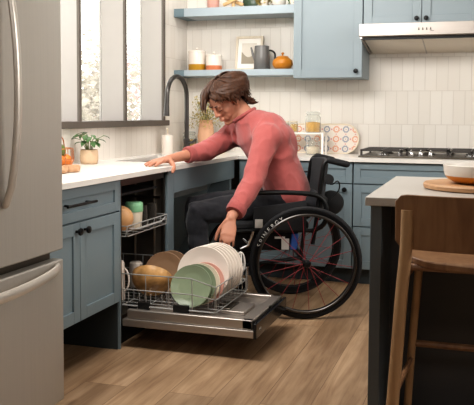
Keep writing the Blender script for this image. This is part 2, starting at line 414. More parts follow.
# outside, seen through the glass
struct(MB().box(-40, -2.75, -10, 60, -.5, -.4).build('ground_outside', 'lawn'))
def tree(x, y, h, r, mat, label, seed):
    rnd = random.Random(seed)
    t = thing('tree', label, 'tree', (x, y, -.4), 'trees outside the window')
    MB().tube([(x, y, -.4), (x+.1, y, h*.4), (x-.05, y+.1, h*.8)], [.14, .1, .04], 8).build('trunk', 'bark', t)
    m = MB()
    for i in range(2200):
        d = V((rnd.gauss(0, .42), rnd.gauss(0, .42), rnd.gauss(0, .42)))
        c = V((x, y, h*.5))+V((d.x*r*(1-.25*d.z), d.y*r*(1-.25*d.z), d.z*h*.6))
        n = V((rnd.uniform(-1, 1), rnd.uniform(-1, 1), rnd.uniform(-1, 1))).normalized(); a, b = basis(n); q = rnd.uniform(.05, .11)
        m.quad(c-a*q, c-b*q*.6, c+a*q, c+b*q*.6)
    m.build('crown', mat, t, smooth=False)
tree(-8.2, 14.8, 2.5, 1.5, 'tree_tan', 'pale tan autumn tree outside the left-hand window pane', 1)
tree(-11.6, 17.2, 2.4, 1.2, 'tree_green', 'pale green bushy tree low outside the left-hand window pane', 2)
tree(-9.2, 21.2, 3.4, 1.9, 'tree_pink', 'pink-leaved autumn tree outside the right-hand window pane', 3)

# ------------------------------------------------------------------ shaker fronts
def front_x(mb, X, y0, y1, z0, z1, rail=.055, t=.02):
    """shaker front in a plane of constant x, outer face at X, facing +x"""
    a = X-t; r = X-.009
    mb.box(a, r, y0+rail, y1-rail, z0+rail, z1-rail)
    mb.box(a, X, y0, y0+rail, z0, z1).box(a, X, y1-rail, y1, z0, z1)
    mb.box(a, X, y0+rail, y1-rail, z0, z0+rail).box(a, X, y0+rail, y1-rail, z1-rail, z1); return mb
def front_y(mb, Y, x0, x1, z0, z1, rail=.055, t=.02):
    a = Y+t; r = Y+.009
    mb.box(x0+rail, x1-rail, r, a, z0+rail, z1-rail)
    mb.box(x0, x0+rail, Y, a, z0, z1).box(x1-rail, x1, Y, a, z0, z1)
    mb.box(x0+rail, x1-rail, Y, a, z0, z0+rail).box(x0+rail, x1-rail, Y, a, z1-rail, z1); return mb
KP = [(.006, 0), (.006, .012), (.014, .016), (.017, .022), (.015, .029), (.0, .031)]
def knob(parent, c, ax, r=1.0): return MB().lathe([(a*r, h*r) for a, h in KP], c, 16, ax).build('knob', 'black', parent)

# ---- base cabinet by the fridge
cab = thing('base_cabinet', 'slate blue base cabinet with one drawer and two doors beside the steel refrigerator', 'cabinet', (-2.0, 3.03, 0))
MB().box(XL+.005, XF-.021, 2.635, 3.418, .243, CB).build('carcass', 'blue_low', cab)
MB().box(XL+.005, XF-.002, 3.418, 3.432, 0, CB).build('end_panel', 'blue_low', cab)
MB().box(XL+.005, XF-.012, 3.412, 3.4175, 0, .2425).build('toe_shade_sheet', 'dark_gap', cab)  # dark sheet added over the end panel to deepen shade under the cabinet
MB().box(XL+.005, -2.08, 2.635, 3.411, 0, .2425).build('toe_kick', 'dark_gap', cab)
d = front_x(MB(), XF, 2.64, 3.414, .70, CB-.006, .045).build('drawer', 'blue_low', cab, bevel=.0015)
hz = .779
MB().tube([(XF+.034, 2.865, hz), (XF+.034, 3.12, hz)], .0065, 10).tube([(XF-.002, 2.90, hz), (XF+.034, 2.90, hz)], .005, 8).tube([(XF-.002, 3.085, hz), (XF+.034, 3.085, hz)], .005, 8).build('bar_handle', 'black', d)
d1 = front_x(MB(), XF, 2.64, 3.026, .245, .692).build('door', 'blue_low', cab, bevel=.0015)
d2 = front_x(MB(), XF, 3.030, 3.414, .245, .692).build('door', 'blue_low', cab, bevel=.0015)
knob(d1, (XF, 2.992, .655), (1, 0, 0)); knob(d2, (XF, 3.066, .655), (1, 0, 0))

# ---- worktop: one L with a sink opening
SX0, SX1, SY0, SY1 = -2.2, -1.84, 4.32, 5.0
m = MB()
for x0, x1, y0, y1 in ((XL, -1.687, 2.62, SY0), (XL, SX0, SY0, SY1), (SX1, -1.687, SY0, SY1), (XL, -1.687, SY1, YW), (-1.687, 2.2, 5.231, YW)):
    m.box(x0, x1, y0, y1, CB, CT)
wt = m.build('worktop', 'quartz', origin=(-2, 4.5, CB)); tag(wt, 'white quartz L-shaped worktop running below the window and along the tiled wall', 'worktop')
m = MB()
for a in ((SX0-.005, SX1+.005, SY0-.005, SY1+.005, CB-.2, CB-.195), (SX0-.008, SX0, SY0, SY1, CB-.2, CB), (SX1, SX1+.008, SY0, SY1, CB-.2, CB), (SX0, SX1, SY0-.008, SY0, CB-.2, CB), (SX0, SX1, SY1, SY1+.008, CB-.2, CB)): m.box(*a)
tag(m.build('sink', 'steel_h', origin=(-2, 4.6, CB-.2)), 'stainless undermount sink set in the white worktop below the window', 'sink')

# ---- open sink base (knee space)
sb = thing('sink_cabinet', 'slate blue open sink base with an apron and knee space over the wheelchair user\'s lap', 'cabinet', (-1.9, 4.6, 0))
MB().box(XL+.005, XF, 4.022, 4.112, 0, CB).build('end_panel', 'blue_low', sb, bevel=.002)
MB().box(XF-.022, XF, 4.112, 5.235, .718, CB-.004).build('apron', 'blue_low', sb, bevel=.002)
MB().box(XL+.005, XF-.022, 5.19, 5.235, 0, CB).build('end_panel', 'blue_low', sb)
MB().add([(-1.86, 4.112, .70), (-1.86, 5.19, .70), (-2.2, 5.19, .02), (-2.2, 4.112, .02), (-1.875, 4.112, .70), (-1.875, 5.19, .70), (-2.215, 5.19, .02), (-2.215, 4.112, .02)],
         [(0, 1, 2, 3), (7, 6, 5, 4), (0, 4, 5, 1), (2, 6, 7, 3), (1, 5, 6, 2), (0, 3, 7, 4)]).build('slanted_panel', 'blue_low', sb)

# ---- back run of base units
YF = 5.256
bc = thing('base_cabinet', 'slate blue base cabinet with drawer and black knob behind the wheelchair', 'cabinet', (-1.26, 5.56, 0))
MB().box(-1.685, -.866, YF+.021, YW-.005, .11, CB).build('carcass', 'blue_low', bc)
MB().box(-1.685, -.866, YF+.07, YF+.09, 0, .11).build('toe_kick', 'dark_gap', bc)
dr = front_y(MB(), YF, -1.68, -.868, .706, CB-.006, .045).build('drawer', 'blue_low', bc, bevel=.0015)
MB().tube([(-1.42, YF-.034, .78), (-1.13, YF-.034, .78)], .0065, 10).tube([(-1.4, YF, .78), (-1.4, YF-.034, .78)], .005).tube([(-1.15, YF, .78), (-1.15, YF-.034, .78)], .005).build('bar_handle', 'black', dr)
a = front_y(MB(), YF, -1.68, -1.276, .115, .698).build('door', 'blue_low', bc, bevel=.0015)
b = front_y(MB(), YF, -1.272, -.868, .115, .698).build('door', 'blue_low', bc, bevel=.0015)
knob(a, (-1.31, YF, .662), (0, -1, 0)); knob(b, (-.918, YF, .662), (0, -1, 0))
bc = thing('base_cabinet', 'slate blue base cabinet with wide drawers below the gas cooktop', 'cabinet', (-.4, 5.56, 0))
MB().box(-.862, .09, YF+.021, YW-.005, .11, CB).build('carcass', 'blue_low', bc)
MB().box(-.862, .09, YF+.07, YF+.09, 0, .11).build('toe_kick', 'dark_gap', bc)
front_y(MB(), YF, -.858, .088, .706, CB-.006, .045).build('drawer', 'blue_low', bc, bevel=.0015)
front_y(MB(), YF, -.858, .088, .412, .698).build('drawer', 'blue_low', bc, bevel=.0015)
front_y(MB(), YF, -.858, .088, .115, .404).build('drawer', 'blue_low', bc, bevel=.0015)

# ---- wall cabinets
UY = 5.524
uc = thing('wall_cabinet', 'pale slate blue wall cabinet with single door left of the range hood', 'cabinet', (-1.09, 5.7, 1.44))
MB().box(-1.356, -.853, UY+.02, YW-.002, 1.44, 2.35).build('carcass', 'blue', uc, bevel=.002)
a = front_y(MB(), UY, -1.356, -.855, 1.442, 2.35, .06).build('door', 'blue', uc, bevel=.0015)
knob(a, (-.895, UY, 1.488), (0, -1, 0))
uc = thing('wall_cabinet', 'pale slate blue double-door wall cabinet above the range hood', 'cabinet', (-.42, 5.7, 1.806))
MB().box(-.849, -.022, UY+.02, YW-.002, 1.806, 2.35).build('carcass', 'blue', uc)
a = front_y(MB(), UY, -.847, -.448, 1.81, 2.35, .06).build('door', 'blue', uc, bevel=.0015)
b = front_y(MB(), UY, -.444, -.024, 1.81, 2.35, .06).build('door', 'blue', uc, bevel=.0015)
knob(a, (-.478, UY, 1.846), (0, -1, 0)); knob(b, (-.414, UY, 1.846), (0, -1, 0))

# ---- range hood
hd = thing('range_hood', 'slim stainless range hood under the wall cabinet above the cooktop', 'range hood', (-.4, 5.6, 1.63))
HX0, HX1 = -.857, .055
fx = lambda u, w_, d: (d, u, w_)
MB().prism([(5.394, 1.72), (5.394, 1.804), (YW-.001, 1.804), (YW-.001, 1.70), (5.43, 1.71)], fx, HX0, HX1).build('canopy', 'steel_h', hd, bevel=.002)
MB().prism([(5.43, 1.712), (YW-.001, 1.712), (YW-.001, 1.632), (5.46, 1.70)], fx, HX0+.03, HX1-.03).build('filter_panel', 'filter', hd)
m = MB(); m.tube([(HX0+.012, 5.41, 1.712), (HX0+.012, YW-.01, 1.636)], .009, 6); m.build('side_rail', 'steel_h', hd)
MB().box(HX0+.02, HX1-.02, 5.425, 5.462, 1.698, 1.7105).build('filter_gap', 'black', hd)
MB().prism([(5.47, 1.695), (YW-.002, 1.629), (YW-.002, 1.64), (5.47, 1.70)], fx, -.436, -.428).build('filter_seam', 'steel_h', hd)
m = MB()
for k in range(4):
    x = -.458+k*.026
    m.add([(x, 5.3925, 1.752), (x+.012, 5.3925, 1.752), (x+.008, 5.3925, 1.770), (x+.004, 5.3925, 1.770)], [(0, 1, 2, 3)])
m.box(-.376, -.352, 5.3922, 5.3935, 1.744, 1.747)
m.build('control_marks', 'mark_grey', hd)

# ---- shelves
for nm, z0, z1, lab in (('lower', 1.468, 1.515, 'pale blue floating shelf holding canisters, framed picture and jug'), ('upper', 1.925, 1.988, 'pale blue floating shelf at the top edge holding pink cup and plants')):
    s = thing('floating_shelf', lab, 'shelf', (-1.85, 5.73, z0), 'pair of floating shelves')
    MB().box(-2.245, -1.358, 5.594, YW-.001, z0, z1).build('board', 'shelf_blue', s, bevel=.002)
    MB().box(XL+.001, -2.245, 5.594, YW-.001, z0, z1).build('shaded_end', 'shelf_end', s, bevel=.002)  # end of the board; darker colour stands in for shade near the wall
S1, S2 = 1.515, 1.988

def canister(x, y, z, r, h, band, label):
    t = thing('canister', label, 'canister', (x, y, z))
    hb = h*.36
    MB().lathe([(r*.97, 0), (r, .004), (r, hb)], (x, y, z), 40).build('glazed_band', band, t)
    MB().lathe([(r, hb), (r, h-.008), (r*.98, h)], (x, y, z), 40).build('body', 'white_cer', t)
    l = MB().lathe([(r*1.02, h), (r*1.02, h+.012), (r*.95, h+.017), (.0, h+.019)], (x, y, z), 40).build('lid', 'white_cer', t)
    MB().lathe([(.006, h+.017), (.006, h+.022), (.012, h+.03), (.008, h+.038), (0, h+.04)], (x, y, z), 16).build('knob', 'white_cer', l)
canister(-2.19, 5.735, S1, .068, .142, 'mustard', 'larger white canister with mustard yellow base on the lower shelf')
canister(-2.048, 5.735, S1, .064, .108, 'coral_glaze', 'shorter white canister with coral orange base on the lower shelf')
# framed picture leaning on the wall
fr = thing('picture_frame', 'pale wood framed print leaning on the tiles behind the grey jug', 'picture', (-1.785, 5.82, S1))
def lean(p): return V((p.x, 5.79+p.y+(p.z-S1)*.16, p.z))
x0, x1, z0, z1 = -1.896, -1.676, S1+.001, S1+.272
m = MB(); q = .018
for a in ((x0, x0+q, 0, .02, z0, z1), (x1-q, x1, 0, .02, z0, z1), (x0+q, x1-q, 0, .02, z0, z0+q), (x0+q, x1-q, 0, .02, z1-q, z1)): m.box(*a, tf=lean)
m.build('frame', 'frame_wood', fr, bevel=.002)
mt_ = MB().box(x0+q, x1-q, .008, .014, z0+q, z1-q, tf=lean).build('mat_board', 'mat_white', fr)
pr_ = MB().box(x0+.05, x1-.05, .005, .008, z0+.055, z1-.055, tf=lean).build('print', 'print_cloud', fr)
pts = [(x0+.05, z0+.055)]+[(x0+.05+(x1-x0-.1)*i/12, z0+.15-.06*sin(i/12*pi*.9)+.03*i/12) for i in range(13)]+[(x1-.05, z0+.055)]
MB().prism(pts, lambda u, w_, d: lean(V((u, d, w_))), .003, .0055).build('printed_hill', 'print_grey', pr_)
pts = [(x0+.05, z0+.21)]+[(x0+.05+(x1-x0-.1)*i/12, z0+.165-.05*sin(i/12*pi*.8)+.01*i/12) for i in range(13)]+[(x1-.05, z0+.21)]
# grey jug
kt = thing('jug', 'grey enamel jug with long spout and dark handle on the lower shelf', 'jug', (-1.655, 5.73, S1))
c = (-1.655, 5.73, S1)
MB().lathe([(.058, 0), (.062, .004), (.060, .1), (.056, .182), (.052, .185), (.05, .18), (.0, .176)], c, 40).build('body', 'kettle', kt, sharp=50)
MB().tube([(-1.705, 5.73, S1+.07), (-1.727, 5.73, S1+.12), (-1.742, 5.73, S1+.175)], [.014, .010, .007], 12).build('spout', 'kettle', kt)
MB().tube(chaikin([(-1.602, 5.73, S1+.15), (-1.575, 5.73, S1+.148), (-1.548, 5.73, S1+.125), (-1.552, 5.73, S1+.08)]), .007, 10).build('handle', 'black', kt)
# amber pot
sp = thing('sugar_pot', 'squat amber orange lidded pot at right end of the lower shelf', 'pot', (-1.48, 5.69, S1))
c = (-1.48, 5.69, S1)
MB().lathe([(.045, 0), (.066, .012), (.079, .04), (.074, .068), (.05, .088), (.045, .09)], c, 40).build('body', 'orange_glaze', sp, sharp=60)
l = MB().lathe([(.046, .09), (.044, .097), (.02, .103), (.0, .104)], c, 32).build('lid', 'orange_glaze', sp)
MB().lathe([(.005, .101), (.006, .112), (.012, .120), (.008, .128), (0, .13)], c, 16).build('knob', 'orange_glaze', l)
# upper shelf items (cut by the top of the photograph)
c = (-2.05, 5.72, S2)
t = thing('cup', 'pink cup on the upper floating shelf', 'cup', c)
MB().lathe([(.04, 0), (.046, .004), (.05, .1), (.045, .1), (.04, .01), (0, .008)], c, 32).build('body', 'pink_cer', t, sharp=60)
c = (-1.885, 5.72, S2)
t = thing('wooden_ornament', 'light wooden folding star ornament on the upper shelf', 'ornament', c)
for i, ang in enumerate((35, 90, 145)):
    dx, dz = cos(radians(ang)), sin(radians(ang))
    m = MB().tube([(-1.885-dx*.09, 5.70+.018*i, S2+.055-dz*.045), (-1.885+dx*.085, 5.70+.018*i, S2+.06+dz*.05)], (.016, .007) if False else .014, 8)
    m.build('slat', 'wood_light', t)
c = (-1.765, 5.74, S2+.06)
t = thing('plate', 'small dark green round plate standing on the upper shelf', 'plate', (-1.765, 5.76, S2))
MB().lathe([(0, 0), (.05, -.002), (.062, -.008), (.064, -.005), (.05, .006), (0, .008)], (-1.765, 5.78, S2+.063), 32, (0, -1, .1)).build('dish', pm('dark_green_glaze', '#3f5340', .3), t, sharp=60)
def sprig(name, label, c, n, hgt, mat, seed, spread=.05):
    rnd = random.Random(seed); t = thing(name, label, 'plant', c)
    MB().lathe([(.028, 0), (.034, .05), (.03, .05), (.028, .045), (0, .04)], c, 24).build('pot', 'white_cer', t)
    m = MB()
    for i in range(n):
        p = V(c)+V((rnd.uniform(-spread, spread), rnd.uniform(-spread, spread)*.6, rnd.uniform(.02, hgt)))
        d_ = V((rnd.uniform(-1, 1), rnd.uniform(-1, 1), rnd.uniform(-.6, .6))).normalized(); a_, b_ = basis(d_); L_ = rnd.uniform(.018, .032)
        m.quad(p-d_*L_, p+a_*L_*.4, p+d_*L_, p-a_*L_*.4)
    m.build('foliage', mat, t, smooth=False); return t
sprig('trailing_plant', 'yellow-green trailing plant in a pot left of the white bowl on the upper shelf', (-1.635, 5.72, S2), 120, .09, 'leaf_pale', 5, .06)
sprig('trailing_plant', 'green trailing plant at the right end of the upper shelf', (-1.405, 5.72, S2), 90, .09, 'leaf', 6, .035)
c = (-1.515, 5.70, S2)
t = thing('bowl', 'small white round bowl on the upper shelf', 'bowl', c)
MB().lathe([(.02, 0), (.045, .012), (.055, .04), (.05, .07), (.045, .07), (.049, .04), (.04, .018), (0, .01)], c, 32).build('body', 'white_cer', t, sharp=60)

# ------------------------------------------------------------------ refrigerator
FX, FY0, FY1 = -1.55, 1.69, 2.618
fg = thing('refrigerator', 'large stainless french-door refrigerator at the left edge', 'refrigerator', (-1.95, 2.15, 0))
MB().box(-2.3, FX-.06, FY0, FY1-.004, .03, 1.80).build('case', 'steel_dark', fg, bevel=.004)
def fdoor(name, y0, y1, z0, z1):
    m = MB(); n = 14; poly = []
    for i in range(n+1):
        u = i/n; poly.append((y0+(y1-y0)*u, FX-.005+.005*(1-(2*u-1)**2)))
    poly += [(y1, FX-.055), (y0, FX-.055)]
    return m.prism(poly, lambda u, w_, d: (w_, u, d), z0, z1).build(name, 'steel', fg, bevel=.005, sharp=30)
dR = fdoor('door', 2.152, FY1, .650, 1.80); dL = fdoor('door', FY0, 2.146, .650, 1.80); fz = fdoor('freezer_drawer', FY0, FY1, .055, .612)
def bowed(y, s):
    pts = []
    for i in range(15):
        u = i/14; pts.append((FX+.012+.052*sin(pi*min(max(u, .0), 1))**.6, y, .87+(1.66-.87)*u))
    return MB().tube(pts, .018, 12, wdir=(0, 1, 0), flat=.62, round_caps=True)
bowed(2.225, 1).build('handle', 'handle', dR); bowed(2.075, -1).build('handle', 'handle', dL)
pts = []
for i in range(19):
    u = i/18; pts.append((FX+.006+.046*sin(pi*u)**.55, 1.75+(2.56-1.75)*u, .570+.018*(abs(2*u-1)**2)))
MB().tube(pts, [(.019, .010)]*19, 12, wdir=(0, 0, 1), round_caps=True).build('handle', 'handle', fz)
for y in (FY0+.06, FY1-.05): MB().lathe([(.02, 0), (.02, .035)], (FX-.045, y, 0), 16).build('foot', 'black', fg)
MB().box(-1.65, FX-.07, FY0+.01, FY1-.01, .605, .655).build('door_gasket', 'black', fg)

# ------------------------------------------------------------------ island, board, bowl
IX, IY0, IY1 = -.412, 2.785, 3.787
isl = thing('kitchen_island', 'charcoal kitchen island with pale stone top at the right edge', 'island', (.5, 3.3, 0))
MB().box(IX, 1.9, IY0, IY1, CT-.032, CT).build('island_top', 'quartz_island', isl, bevel=.003)
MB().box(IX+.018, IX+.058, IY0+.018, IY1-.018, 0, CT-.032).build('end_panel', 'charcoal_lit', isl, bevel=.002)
MB().box(IX+.058, 1.88, IY0+.33, IY1-.02, .0, CT-.032).build('island_base', 'charcoal', isl)
bd = MB().lathe([(.215, 0), (.228, .004), (.23, .018), (.225, .024), (0, .024)], (-.012, 3.25, CT), 64).build('cutting_board', 'wood_board', origin=(-.012, 3.25, CT), sharp=40)
tag(bd, 'round thick wooden board on the island under the two-tone bowl', 'cutting board')
c = (-.018, 3.22, CT+.024)
bw = thing('bowl', 'white bowl with mustard orange lower half on the round wooden board', 'bowl', c)
MB().lathe([(.07, 0), (.10, .005), (.124, .017), (.134, .028), (.137, .032)], c, 48).build('glazed_base', 'orange_glaze', bw, sharp=60)
MB().lathe([(.137, .032), (.143, .05), (.145, .074), (.141, .076), (.137, .072), (.134, .045), (.1, .014), (0, .01)], c, 48).build('upper_body', pm('greyed_white_glaze', '#cfc8bf', .35), bw, sharp=60)

# ------------------------------------------------------------------ counter stool
st = thing('counter_stool', 'dark walnut counter stool with curved backrest tucked under the island', 'stool', (-.02, 2.72, 0))
SC = -.02                      # centre line x
def back_pt(u, w_, d):          # u across (-1..1), curved so the middle sits further toward the camera
    return (SC+u*.255, 2.535+.05*(u*u-1)*1.0+.0+d+(w_-.745)*-.10, w_)
m = MB(); n = 28; rows = 12; zb, zt = .744, .922
def outline(u):                 # rounded ends
    e = max(0, (abs(u)-.86)/.14); s_ = sqrt(max(0, 1-e*e)); k = .72*.5+ .28*.5*s_ if e > 0 else .5
    return k
vs = []; fs = []
for d_ in (0, .014):
    for i in range(n+1):
        u = -1+2*i/n
        k = .5 if abs(u) < .84 else .36+.14*sqrt(max(0, 1-((abs(u)-.84)/.16)**2))
        for j in range(rows+1):
            z = (zb+zt)/2+(zt-zb)*k*(2*j/rows-1); vs.append(back_pt(u, z, d_))
W_ = rows+1; Ls = (n+1)*W_
for i in range(n):
    for j in range(rows):
        q = i*W_+j; fs += [(q, q+W_, q+W_+1, q+1), (Ls+q, Ls+q+1, Ls+q+W_+1, Ls+q+W_)]
for i in range(n):
    q = i*W_; fs.append((q, Ls+q, Ls+q+W_, q+W_)); q += rows; fs.append((q, q+W_, Ls+q+W_, Ls+q))
for j in range(rows):
    fs.append((j, j+1, Ls+j+1, Ls+j)); q = n*W_+j; fs.append((q, Ls+q, Ls+q+1, q+1))
MB().add(vs, fs).build('backrest', 'wood_stool_h', st, bevel=.002)
m = MB(); poly = []
for i in range(33):
    q = 2*pi*i/32; cx, sy = cos(q), sin(q); e = .32
    poly.append((SC+.215*math.copysign(abs(cx)**e, cx), 2.735+.215*math.copysign(abs(sy)**e, sy)))
m.prism(poly[:-1], lambda u, w_, d: (u, w_, d-.02*(1-((u-SC)/.215)**2)), .695, .717).build('seat', 'wood_stool_h', st, bevel=.004)
for s_ in (-1, 1):
    xx = SC+s_*.215
    MB().tube(chaikin([(xx, 2.522, .862), (xx+s_*.002, 2.525, .75), (xx+s_*.016, 2.51, .6), (xx+s_*.032, 2.50, .3), (xx+s_*.058, 2.49, .0)]), [(.017, .016)]*14, 12, wdir=(1, 0, 0), round_caps=False).build('rear_leg', 'wood_leg', st) if False else None
    pts = chaikin([(xx, 2.514, .872), (xx+s_*.001, 2.514, .75), (xx+s_*.014, 2.51, .6), (xx+s_*.030, 2.50, .3), (xx+s_*.052, 2.49, .0)])
    MB().tube(pts, .0205, 12).build('leg', 'wood_leg', st)
    pts = [(xx-s_*.015, 2.90, .684), (xx+s_*.015, 2.95, .3), (xx+s_*.032, 2.98, 0)]
    MB().tube(pts, .015, 12).build('leg', 'wood_leg', st)
    MB().tube([(xx+s_*.010, 2.512, .655), (xx-s_*.014, 2.90, .665)], [(.011, .027)]*2, 10, wdir=(1, 0, 0)).build('side_rail', 'wood_stool', st)
    MB().tube([(xx+s_*.035, 2.498, .25), (xx+s_*.018, 2.955, .25)], .010, 10).build('stretcher', 'wood_stool', st)
MB().tube([(SC-.21, 2.545, .682), (SC+.21, 2.545, .682)], .012, 10).build('rear_rail', 'wood_stool', st)
MB().tube([(SC-.252, 2.498, .215), (SC+.252, 2.498, .215)], .012, 10).build('foot_rail', 'wood_leg', st)
MB().tube([(SC-.232, 2.955, .31), (SC+.232, 2.955, .31)], .013, 10).build('foot_rail', 'wood_stool', st)

# ------------------------------------------------------------------ cooktop
ck = thing('cooktop', 'stainless gas cooktop with black cast iron grates on the back worktop', 'cooktop', (-.4, 5.58, CT))
MB().box(-.845, .07, 5.36, 5.845, CT, CT+.012).build('hob_plate', 'steel_dark', ck, bevel=.003)
for x0 in (-.835, -.535, -.235):
    x1 = x0+.29; z = CT+.055; m = MB(); y0, y1 = (5.385, 5.835) if abs(x0+.535) > .1 else (5.52, 5.835)
    m.box(x0, x1, y0, y0+.014, z-.012, z).box(x0, x1, y1-.014, y1, z-.012, z).box(x0, x0+.014, y0, y1, z-.012, z).box(x1-.014, x1, y0, y1, z-.012, z)
    m.box((x0+x1)/2-.006, (x0+x1)/2+.006, y0, y1, z-.012, z)
    for yy in (y0+(y1-y0)*.27, y0+(y1-y0)*.5, y0+(y1-y0)*.73): m.box(x0, x1, yy-.006, yy+.006, z-.012, z)
    for xx in (x0, x1-.014):
        for yy in (y0, y1-.014): m.box(xx, xx+.014, yy, yy+.014, CT+.012, z-.012)
    m.build('grate', 'grate', ck)
for x, y in ((-.69, 5.49), (-.69, 5.74), (-.39, 5.70), (-.09, 5.49), (-.09, 5.74)):
    MB().lathe([(.045, .012), (.045, .02), (.033, .022), (.033, .028), (0, .029)], (x, y, CT), 24).build('burner', 'chrome' if y < 5.5 else 'grate', ck)
for x in (-.565, -.49, -.425, -.36, ):
    k = MB().lathe([(.021, .012), (.021, .017), (.016, .02), (.015, .04), (.012, .044), (0, .045)], (x+.0, 5.43, CT), 20).build('knob', 'chrome', ck)
    MB().box(x-.004, x+.004, 5.408, 5.452, CT+.04, CT+.056).build('knob_grip', 'chrome', k, bevel=.002)

# ------------------------------------------------------------------ tray, stand and jars on the back worktop
tr = thing('serving_tray', 'rounded tray with coral and grey medallion print leaning against the tiles', 'tray', (-1.2, 5.8, CT))
def rr_poly(x0, x1, z0, z1, r, n=10):
    out = []
    for cx, cz, a0 in ((x1-r, z1-r, 0), (x0+r, z1-r, 90), (x0+r, z0+r, 180), (x1-r, z0+r, 270)):
        for i in range(n+1):
            q = radians(a0+90*i/n); out.append((cx+r*cos(q), cz+r*sin(q)))
    return out
def lean2(u, w_, d): return (u, 5.80+d+(w_-CT)*.2, w_)
P_ = rr_poly(-1.62, -.918, CT+.001, CT+.222, .108)
MB().prism(P_, lean2, .004, .012).build('printed_face', 'medal', tr)
pin = rr_poly(-1.62, -.918, CT+.001, CT+.222, .108, 10); 
rim = [V(lean2(u, w_, .004)) for u, w_ in pin]
MB().tube(rim, .006, 8, closed=True).build('rim', 'cream_cer', tr)
sd = thing('tiered_stand', 'white two-leg shelf riser holding a jar in front of the printed tray', 'stand', (-1.30, 5.62, CT))
MB().box(-1.50, -1.132, 5.55, 5.70, CT+.152, CT+.162).build('top_board', 'white_paint', sd, bevel=.001)
MB().box(-1.146, -1.132, 5.55, 5.57, CT, CT+.152).build('leg', 'white_paint', sd); MB().box(-1.146, -1.132, 5.68, 5.70, CT, CT+.152).build('leg', 'white_paint', sd)
MB().box(-1.50, -1.486, 5.55, 5.57, CT, CT+.152).build('leg', 'white_paint', sd); MB().box(-1.50, -1.486, 5.68, 5.70, CT, CT+.152).build('leg', 'white_paint', sd)
def jar(c, r, h, fill, fh, label, lid='glass', name='storage_jar'):
    t = thing(name, label, 'jar', c)
    g = MB().lathe([(r*.9, 0), (r, .006), (r, h*.72), (r*.82, h*.82), (r*.82, h*.86)], c, 32).build('glass_body', 'glass', t, sharp=60)
    MB().lathe([(r*.86, .006), (r*.93, .01), (r*.93, fh), (0, fh+.006)], c, 32).build('contents', fill, t)
    MB().lathe([(r*.86, h*.86), (r*.92, h*.87), (r*.92, h*.93), (r*.8, h), (0, h)], c, 32).build('lid', lid, t, sharp=60)
T1 = CT+.162
jar((-1.225, 5.62, T1), .058, .155, 'pasta', .075, 'glass jar of yellow pasta on top of the white riser', 'glass')
jar((-1.37, 5.62, T1), .032, .085, 'amber', .06, 'small amber jar left of the pasta jar on the white riser', 'frame_wood')
jar((-1.44, 5.63, T1), .032, .085, 'oats', .06, 'small pale jar beside the sweater on the white riser', 'frame_wood')
jar((-1.225, 5.62, CT), .052, .125, 'oats', .055, 'low glass jar of pale grain below the white riser', 'glass')

# ------------------------------------------------------------------ left worktop things
# soap dispenser
c = (-2.245, 5.27, CT)
t = thing('soap_dispenser', 'white soap dispenser with pump beside the tall faucet', 'soap dispenser', c)
MB().lathe([(.042, 0), (.044, .004), (.044, .132), (.038, .14), (.012, .139), (.012, .15)], c, 32).build('bottle', 'white_cer', t, sharp=50)
MB().tube([V(c)+V(p) for p in ((0, 0, .14), (0, 0, .19))], .006, 10).tube([V(c)+V(p) for p in ((-.0, .0, .188), (.012, -.03, .188), (.02, -.05, .178))], .0065, 8).build('pump', 'cream_cer', t)
# faucet
fb = V((-2.085, 5.25, CT))
t = thing('kitchen_faucet', 'tall gunmetal gooseneck faucet standing by the sink below the window', 'faucet', fb)
MB().lathe([(.03, 0), (.03, .006), (.024, .012), (.024, .11), (.019, .115)], fb, 24).build('base', 'gunmetal', t)
td = V((-.15, -.99, 0)).normalized()
pts = [fb+V((0, 0, .11)), fb+V((0, 0, .30)), fb+V((0, 0, .41))]
R_ = .135
for i in range(1, 17):
    q = pi*i/16; pts.append(fb+V((0, 0, .42))+td*(R_*(1-cos(q)))+V((0, 0, R_*sin(q)*1.05)))
pts += [fb+td*(2*R_+.004)+V((0, 0, .36))]
MB().tube(pts, .0165, 14).build('neck', 'gunmetal', t)
MB().tube([fb+td*(2*R_+.004)+V((0, 0, .37)), fb+td*(2*R_+.008)+V((0, 0, .28))], [.0165, .021], 14).build('spray_head', 'gunmetal', t)
MB().tube([fb+V((.0, 0, .085)), fb+V((.05, -.01, .088)), fb+V((.08, -.012, .115))], [.013, .010, .008], 10).build('lever', 'gunmetal', t)
# glass jars behind the faucet
for x, f, l in ((-2.25, 'amber', 'squat glass jar of amber contents left of the faucet stem'), (-2.115, 'oats', 'squat glass jar of pale contents right of the faucet stem'), (-1.985, 'amber', 'squat glass jar nearest the sweater sleeve on the corner worktop')):
    jar((x, 5.73, CT), .055, .155, f, .09, l, 'glass')
